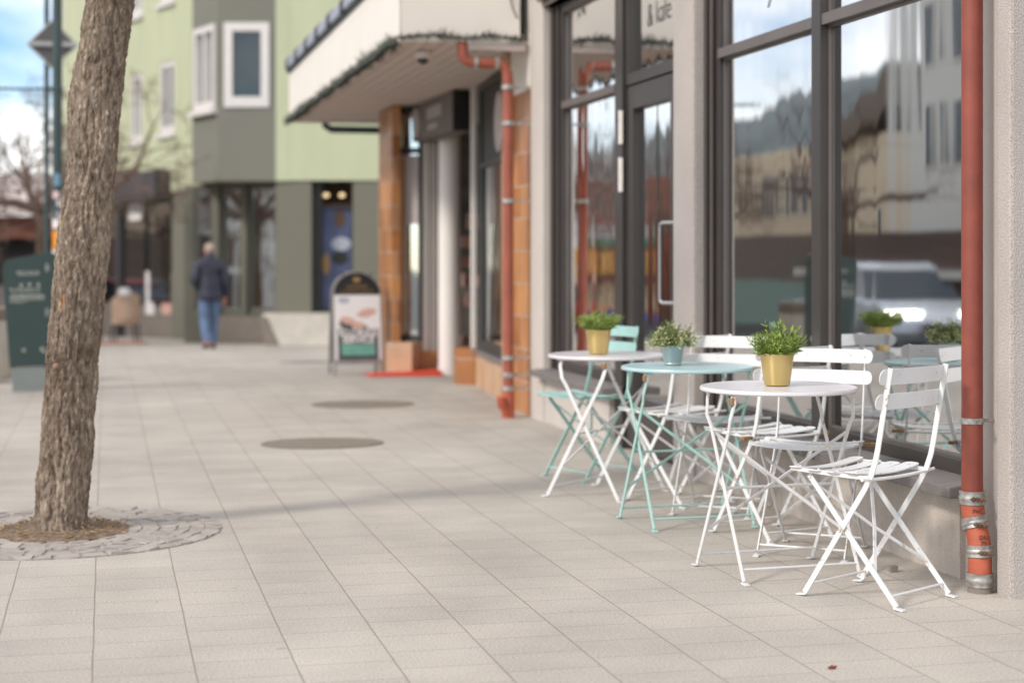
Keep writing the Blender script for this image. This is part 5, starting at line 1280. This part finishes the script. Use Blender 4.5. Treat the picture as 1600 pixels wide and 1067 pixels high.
# local: facing +y, x right
V = []; Ed = []; Ra = []
def J(p, r_, par=None):
    V.append(p); Ra.append(r_); i = len(V) - 1
    if par is not None: Ed.append((par, i))
    return i
pel = J((0, 0, .93), (.15, .11)); sp1 = J((0, .0, 1.10), (.145, .105), pel); sp2 = J((0, .01, 1.28), (.16, .115), sp1); sp3 = J((0, .0, 1.42), (.13, .085), sp2)
nk = J((0, .0, 1.50), (.058, .06), sp3); hd1 = J((.0, .02, 1.575), (.068, .08), nk); hd2 = J((0, .02, 1.655), (.075, .092), hd1); hd3 = J((0, .01, 1.705), (.055, .07), hd2)
nose = J((0, .108, 1.60), (.012, .012), hd1)
for s in (-1, 1):
    hp_ = J((s * .09, 0, .88), (.095, .1), pel); fy = .14 if s > 0 else -.10
    kn = J((s * .09, .10 if s > 0 else .02, .48), (.062, .065), hp_); an = J((s * .085, .14 if s > 0 else -.16, .09 if s > 0 else .12), (.042, .045), kn); to = J((s * .09, .29 if s > 0 else -.03, .035 if s > 0 else .04), (.04, .03), an)
    sh = J((s * .185, 0, 1.39), (.065, .065), sp3); el = J((s * .245, -.03 if s > 0 else -.05, 1.11), (.048, .05), sh)
    wr_ = J((s * .25 if s > 0 else s * .13, .05 if s > 0 else .22, .87 if s > 0 else .95), (.03, .034), el); pm = J((s * .252 if s > 0 else s * .09, .065 if s > 0 else .27, .80 if s > 0 else .90), (.022, .042), wr_)
    for k, (dy, ln) in enumerate(((.030, .075), (.011, .085), (-.009, .08), (-.028, .062))):
        a1 = J((V[pm][0] - s * .004, V[pm][1] + dy, V[pm][2] - .045), .0095, pm); a2 = J((V[pm][0] - s * .014, V[pm][1] + dy * 1.05 + .01, V[pm][2] - .045 - ln * .55), .0085, a1); J((V[pm][0] - s * .032, V[pm][1] + dy * 1.05 + .018, V[pm][2] - .045 - ln * .9), .0075, a2)
    t1 = J((V[pm][0] - s * .008, V[pm][1] + .045, V[pm][2] + .01), .011, pm); J((V[pm][0] - s * .02, V[pm][1] + .068, V[pm][2] - .035), .009, t1)
body = skin_body(V, Ed, Ra, 'body', 'skin', man)
for s in (-1, 1):
    b = MB(); b.lathe([(.004, -.006), (.018, -.004), (.022, .004), (.012, .008)], n=12); xf(b, Matrix.Translation((s * .082, .012, 1.60)) @ Matrix.Rotation(R(90), 4, 'Y') @ Matrix.Diagonal((1.5, 1, 1, 1))); b.build('ear', 'skin', man, smooth=True)
    b = MB(); b.lathe([(.002, -.008), (.010, 0), (.002, .008)], n=10); b.v = [v + Vector((s * .03, .098, 1.625)) for v in b.v]; b.build('eye', 'black_print', man, smooth=True)
b = MB(); b.box((-.022, .098, 1.552), (.022, .104, 1.558)); b.build('mouth', 'pipe_red', man)
# hair cap
b = MB(); vs = []; n1, n2 = 9, 20
for i in range(n1):
    for k in range(n2):
        a = 6.2832 * k / n2; back = -math.sin(a); lo_ = 1.15 + 1.35 * max(0, back) + .2 * abs(math.cos(a)); el = lo_ * i / (n1 - 1) * 1.0; rr = 1 + .04 * noise.noise(Vector((math.cos(a) * 3, math.sin(a) * 3, i)))
        vs.append((math.sin(el) * math.cos(a) * .092 * rr, .012 + math.sin(el) * math.sin(a) * .112 * rr, 1.638 + math.cos(el) * .096 * rr))
b.add(vs, [(i * n2 + k, i * n2 + (k + 1) % n2, (i + 1) * n2 + (k + 1) % n2, (i + 1) * n2 + k) for i in range(n1 - 1) for k in range(n2)]); o = b.build('hair', 'hair', man, smooth=True); o.modifiers.new('t', 'SOLIDIFY').thickness = .012
# jacket
V = []; Ed = []; Ra = []
c00 = J((0, 0, .775), (.215, .165)); c0 = J((0, 0, .84), (.215, .165), c00); c1 = J((0, 0, 1.0), (.21, .155), c0); c2 = J((0, .0, 1.14), (.2, .145), c1); c3 = J((0, .01, 1.28), (.205, .145), c2); c4 = J((0, 0, 1.40), (.175, .115), c3); c5 = J((0, 0, 1.49), (.082, .08), c4); J((0, .005, 1.60), (.078, .078), c5)
for s in (-1, 1):
    sh = J((s * .205, 0, 1.375), (.09, .09), c4); el = J((s * .262, -.03 if s > 0 else -.05, 1.11), (.085, .088), sh); wr_ = J((s * .258 if s > 0 else s * .15, .03 if s > 0 else .16, .90 if s > 0 else .975), (.05, .054), el); J((s * .256 if s > 0 else s * .12, .055 if s > 0 else .22, .83 if s > 0 else .93), (.044, .048), wr_)
jk = skin_body(V, Ed, Ra, 'jacket', 'navy', man)
for v in jk.data.vertices:   # quilted rolls
    k = math.sin(v.co.z * 2 * math.pi / .062); v.co += v.normal * (.007 * abs(k) - .003)
V = []; Ed = []; Ra = []
cz = J((0, 0, 1.06), (.15, .11)); c0 = J((0, 0, .95), (.165, .12), cz)
for s in (-1, 1):
    hp_ = J((s * .092, 0, .86), (.105, .112), c0); th_ = J((s * .092, .05 if s > 0 else .01, .68), (.09, .095), hp_); kn = J((s * .09, .10 if s > 0 else .02, .48), (.074, .078), th_); cf = J((s * .088, .125 if s > 0 else -.08, .28), (.066, .07), kn); J((s * .086, .14 if s > 0 else -.155, .085 if s > 0 else .115), (.062, .066), cf)
skin_body(V, Ed, Ra, 'jeans', 'denim', man)
for s in (-1, 1):
    V = []; Ed = []; Ra = []; y0 = .13 if s > 0 else -.17; z0 = .0 if s > 0 else .02
    h0 = J((s * .087, y0 - .04, .05 + z0), (.048, .045)); h1 = J((s * .088, y0 + .07, .045 + z0), (.048, .042), h0); J((s * .09, y0 + .17, .032 + z0 * .3), (.046, .03), h1)
    skin_body(V, Ed, Ra, 'shoe', 'shoe', man)

# ------------------------------------------------------------------ across the street: what the shop glass mirrors
def house(name, label, x, y0, y1, z1, wall_m, wins, cat='house', roof=None, depth=9, band=None):
    z0 = ground_z(y0) - .6; t = thing(name, label, cat, (x, (y0 + y1) / 2, z0))
    b = MB(); b.box((x - depth, y0, z0), (x, y1, z1)); b.build('wall', wall_m, t, world=True)
    for (ya, yb, za, zb) in wins:
        b = MB(); b.box((x + .002, ya, za), (x + .05, yb, zb)); f = b.build('window', 'window_white', t, world=True)
        b = MB(); b.box((x + .051, ya + .09, za + .09), (x + .056, yb - .09, zb - .09)); o = b.build('pane', 'win_dark', f); o.data.transform(t.matrix_basis.inverted())
    if roof:
        m_, pts = roof; b = MB(); b.prism(pts, x - depth - .3, x + .35, 'x'); b.build('roof', m_, t, world=True)
    for (m_, za, zb, pr) in band or []:
        b = MB(); b.box((x + .003, y0 + .02, za), (x + pr, y1 - .02, zb)); b.build('shop_band', m_, t, world=True)
    return t
wn = [(y, y + 1.15, z, z + 1.7) for z in (3.4, 6.0, 8.6) for y in (28.2, 30.0, 31.8, 33.6, 35.4, 37.2, 39.0)]
house('white_house', 'tall white house with rows of dark windows, mirrored in the big cafe window', -14, 26.5, 41.2, 11.5, 'house_white', wn)
house('cream_house', 'cream house with a brown roof next to the white house, mirrored in the glass', -14.6, 41.4, 47, 4.6, 'house_cream', [(43, 44, 1.2, 2.6)], roof=('house_brown', [(41.2, 6.6), (41.2, 5.4), (47.6, 4.1), (48.2, 4.4)]), band=[('house_brown', -.9, .9, .06)])
house('timber_house', 'pale timber house with a dark ground floor, mirrored in the glass', -15.4, 47.5, 60, 4.7, 'house_cream', [(y, y + .9, 2.5, 3.9) for y in (49, 50.6, 52.2, 53.8)], band=[('house_brown', .40, 1.9, .06), ('green_panel', -1.4, .40, .05)])
gar = house('garage', 'low dark brick garage in front of the white house, mirrored in the glass', -11.2, 28.5, 40.5, 1.75, 'dark_brick', [], cat='garage', depth=2.4, band=[('house_white', .72, .90, .35)])
house('corner_shop', 'corner shop with a red upper floor, green board and orange awning, mirrored in the door', -13, 61, 70, 4.2, 'house_red', [(62.5, 63.7, 2.8, 3.9), (65.5, 66.7, 2.8, 3.9)], cat='shop', band=[('house_white', 1.9, 2.4, .15), ('awning_green', 1.55, 1.9, .3), ('awning_orange', .5, 1.4, .9), ('house_tan', -.9, .1, .05), ('shop_blue', -1.5, -1.0, .1)])
house('white_terrace', 'long white terrace with small windows and a yellow sign board, mirrored in the old glass', -13.6, 71, 90, 4.6, 'house_white', [(y, y + 1.1, 2.7, 3.8) for y in (72, 74.4, 76.8, 79.2, 81.6, 84, 86.4)], cat='terrace', band=[('house_brown', 3.9, 4.6, .2), ('awning_orange', .9, 1.6, .2), ('house_tan', -.4, .6, .1), ('shop_blue', -1.2, -.6, .12)])
hl = MB(); vs = []; NX_, NY_ = 26, 14
for j in range(NY_):
    for i in range(NX_):
        y = 60 + i * 12; x = -45 - j * 9; z = -3 + 40 * math.sin(math.pi * min(1, j / 9) / 2) * (.75 + .35 * noise.noise(Vector((i * .3, j * .2, 1)))) ; vs.append((x, y, z - 2 * (j == 0)))
hl.add(vs, [(j * NX_ + i, j * NX_ + i + 1, (j + 1) * NX_ + i + 1, (j + 1) * NX_ + i) for j in range(NY_ - 1) for i in range(NX_ - 1)])
tag(hl.build('hill', 'hill_wood', smooth=True), 'wooded hillside beyond the street', 'hill', kind='structure')
bare_tree('bare_tree', 'bare knobbly street tree across the road in front of the dark garage', (-9.4, 34.5, ground_z(34)), 2.6, .16, (.1, .1), 5, 1.6, 7)

bare_tree('bare_tree', 'bare tree before the pale timber house, mirrored in the big window beside the pier', (-11.5, 50.5, ground_z(50)), 3.0, .13, (.1, .1), 5, 1.9, 9, tmin=.012)
bare_tree('bare_tree', 'tall bare tree before the timber house, mirrored close to the window jamb', (-12, 55.5, ground_z(55)), 3.2, .13, (-.1, .1), 5, 2.1, 9, tmin=.012)

def car(label, x, y, ang, paint, front=True, zr=None):
    t = thing('parked_car', label, 'car', (x, y, (ground_z(y) - .14) if zr is None else zr), ang, 'cars on the road across')
    b = MB(); Lh, Wh = 2.2, .90
    side = [(-2.2, .35), (-2.22, .62), (-2.15, .86), (-1.3, .95), (.85, .95), (1.75, .84), (2.16, .68), (2.2, .42), (2.1, .26), (-2.1, .26)]
    rows = [(-.90, .0), (-.86, .0), (.86, .0), (.90, .0)]
    vs = []; 
    for wq, sc in ((-.90, .97), (-.80, 1.0), (.80, 1.0), (.90, .97)):
        vs += [(u_ * sc, wq, .26 + (z_ - .26) * (sc ** 2)) for u_, z_ in side]
    k = len(side); b.add(vs, [tuple(range(k)), tuple(range(3 * k, 4 * k))[::-1]] + [(q * k + i, q * k + (i + 1) % k, (q + 1) * k + (i + 1) % k, (q + 1) * k + i) for q in range(3) for i in range(k)]); b.build('body', paint, t, smooth=True, bevel=.03)
    b = MB(); cab = [(-1.75, .93), (-1.25, 1.40), (-.6, 1.47), (.1, 1.46), (.45, 1.38), (1.15, .93)]; k = len(cab); vs = []
    for wq, tp_ in ((-1, 0), (1, 0)):
        vs += [(u_, wq * (.82 - .20 * (z_ - .93) / .54), z_) for u_, z_ in cab]
    b.add(vs, [tuple(range(k)), tuple(range(k, 2 * k))[::-1]] + [(i, (i + 1) % k, k + (i + 1) % k, k + i) for i in range(k)]); b.build('windows', 'car_glass', t, bevel=.02)
    b = MB(); rf = [(-1.35, 1.36), (-.6, 1.485), (.1, 1.475), (.48, 1.375)]; k = 4; vs = []
    for wq in (-1, 1): vs += [(u_, wq * (.66 if 0 < i < 3 else .69), z_) for i, (u_, z_) in enumerate(rf)]
    vs += [v_ for v_ in [(p[0], p[1], p[2] + .02) for p in vs]]
    b.add(vs, [(0, 1, 5, 4), (1, 2, 6, 5), (2, 3, 7, 6), (8, 12, 13, 9), (9, 13, 14, 10), (10, 14, 15, 11)] + [(i, i + 1, i + 9, i + 8) for i in range(3)] + [(i + 4, i + 12, i + 13, i + 5) for i in range(3)] + [(0, 8, 12, 4), (3, 7, 15, 11)]); b.build('roof', paint, t)
    for u_ in (-1.35, 1.35):
        for s in (-1, 1):
            b = MB(); b.lathe([(.20, -.10), (.31, -.10), (.33, -.07), (.33, .07), (.31, .10), (.20, .10)], (0, 0, 0), n=28, axis='y'); b.v = [v + Vector((u_, s * .82, .33)) for v in b.v]; w_ = b.build('wheel', 'rubber', t, smooth=True)
            b = MB(); b.lathe([(.02, -.105), (.19, -.105), (.20, .105), (.02, .105)], n=20, axis='y'); b.v = [v + Vector((u_, s * .82, .33)) for v in b.v]; b.build('rim', 'galvanised', w_)
    for s in (-1, 1):
        b = MB(); b.box((2.06, s * .42, .62), (2.165, s * .80, .76)); b.build('headlight', 'headlamp', t, bevel=.02)
        b = MB(); b.box((-2.225, s * .45, .66), (-2.12, s * .82, .80)); b.build('taillight', 'taillamp', t, bevel=.02)
    b = MB(); b.box((2.1, -.4, .38), (2.21, .4, .56)); b.build('grille', 'sign_dark', t)
    return t
car('silver car with lit headlamps coming along the road, mirrored in the big window', -6.4, 26.2, R(-84), 'car_silver')
car('dark car driving ahead of the silver one, mirrored near the red drainpipe', -6.2, 19.5, R(-88), 'car_dark')
car('dark red car with glowing tail lamps driving away, mirrored in the old glass', -5.2, 46, R(86), 'car_red')
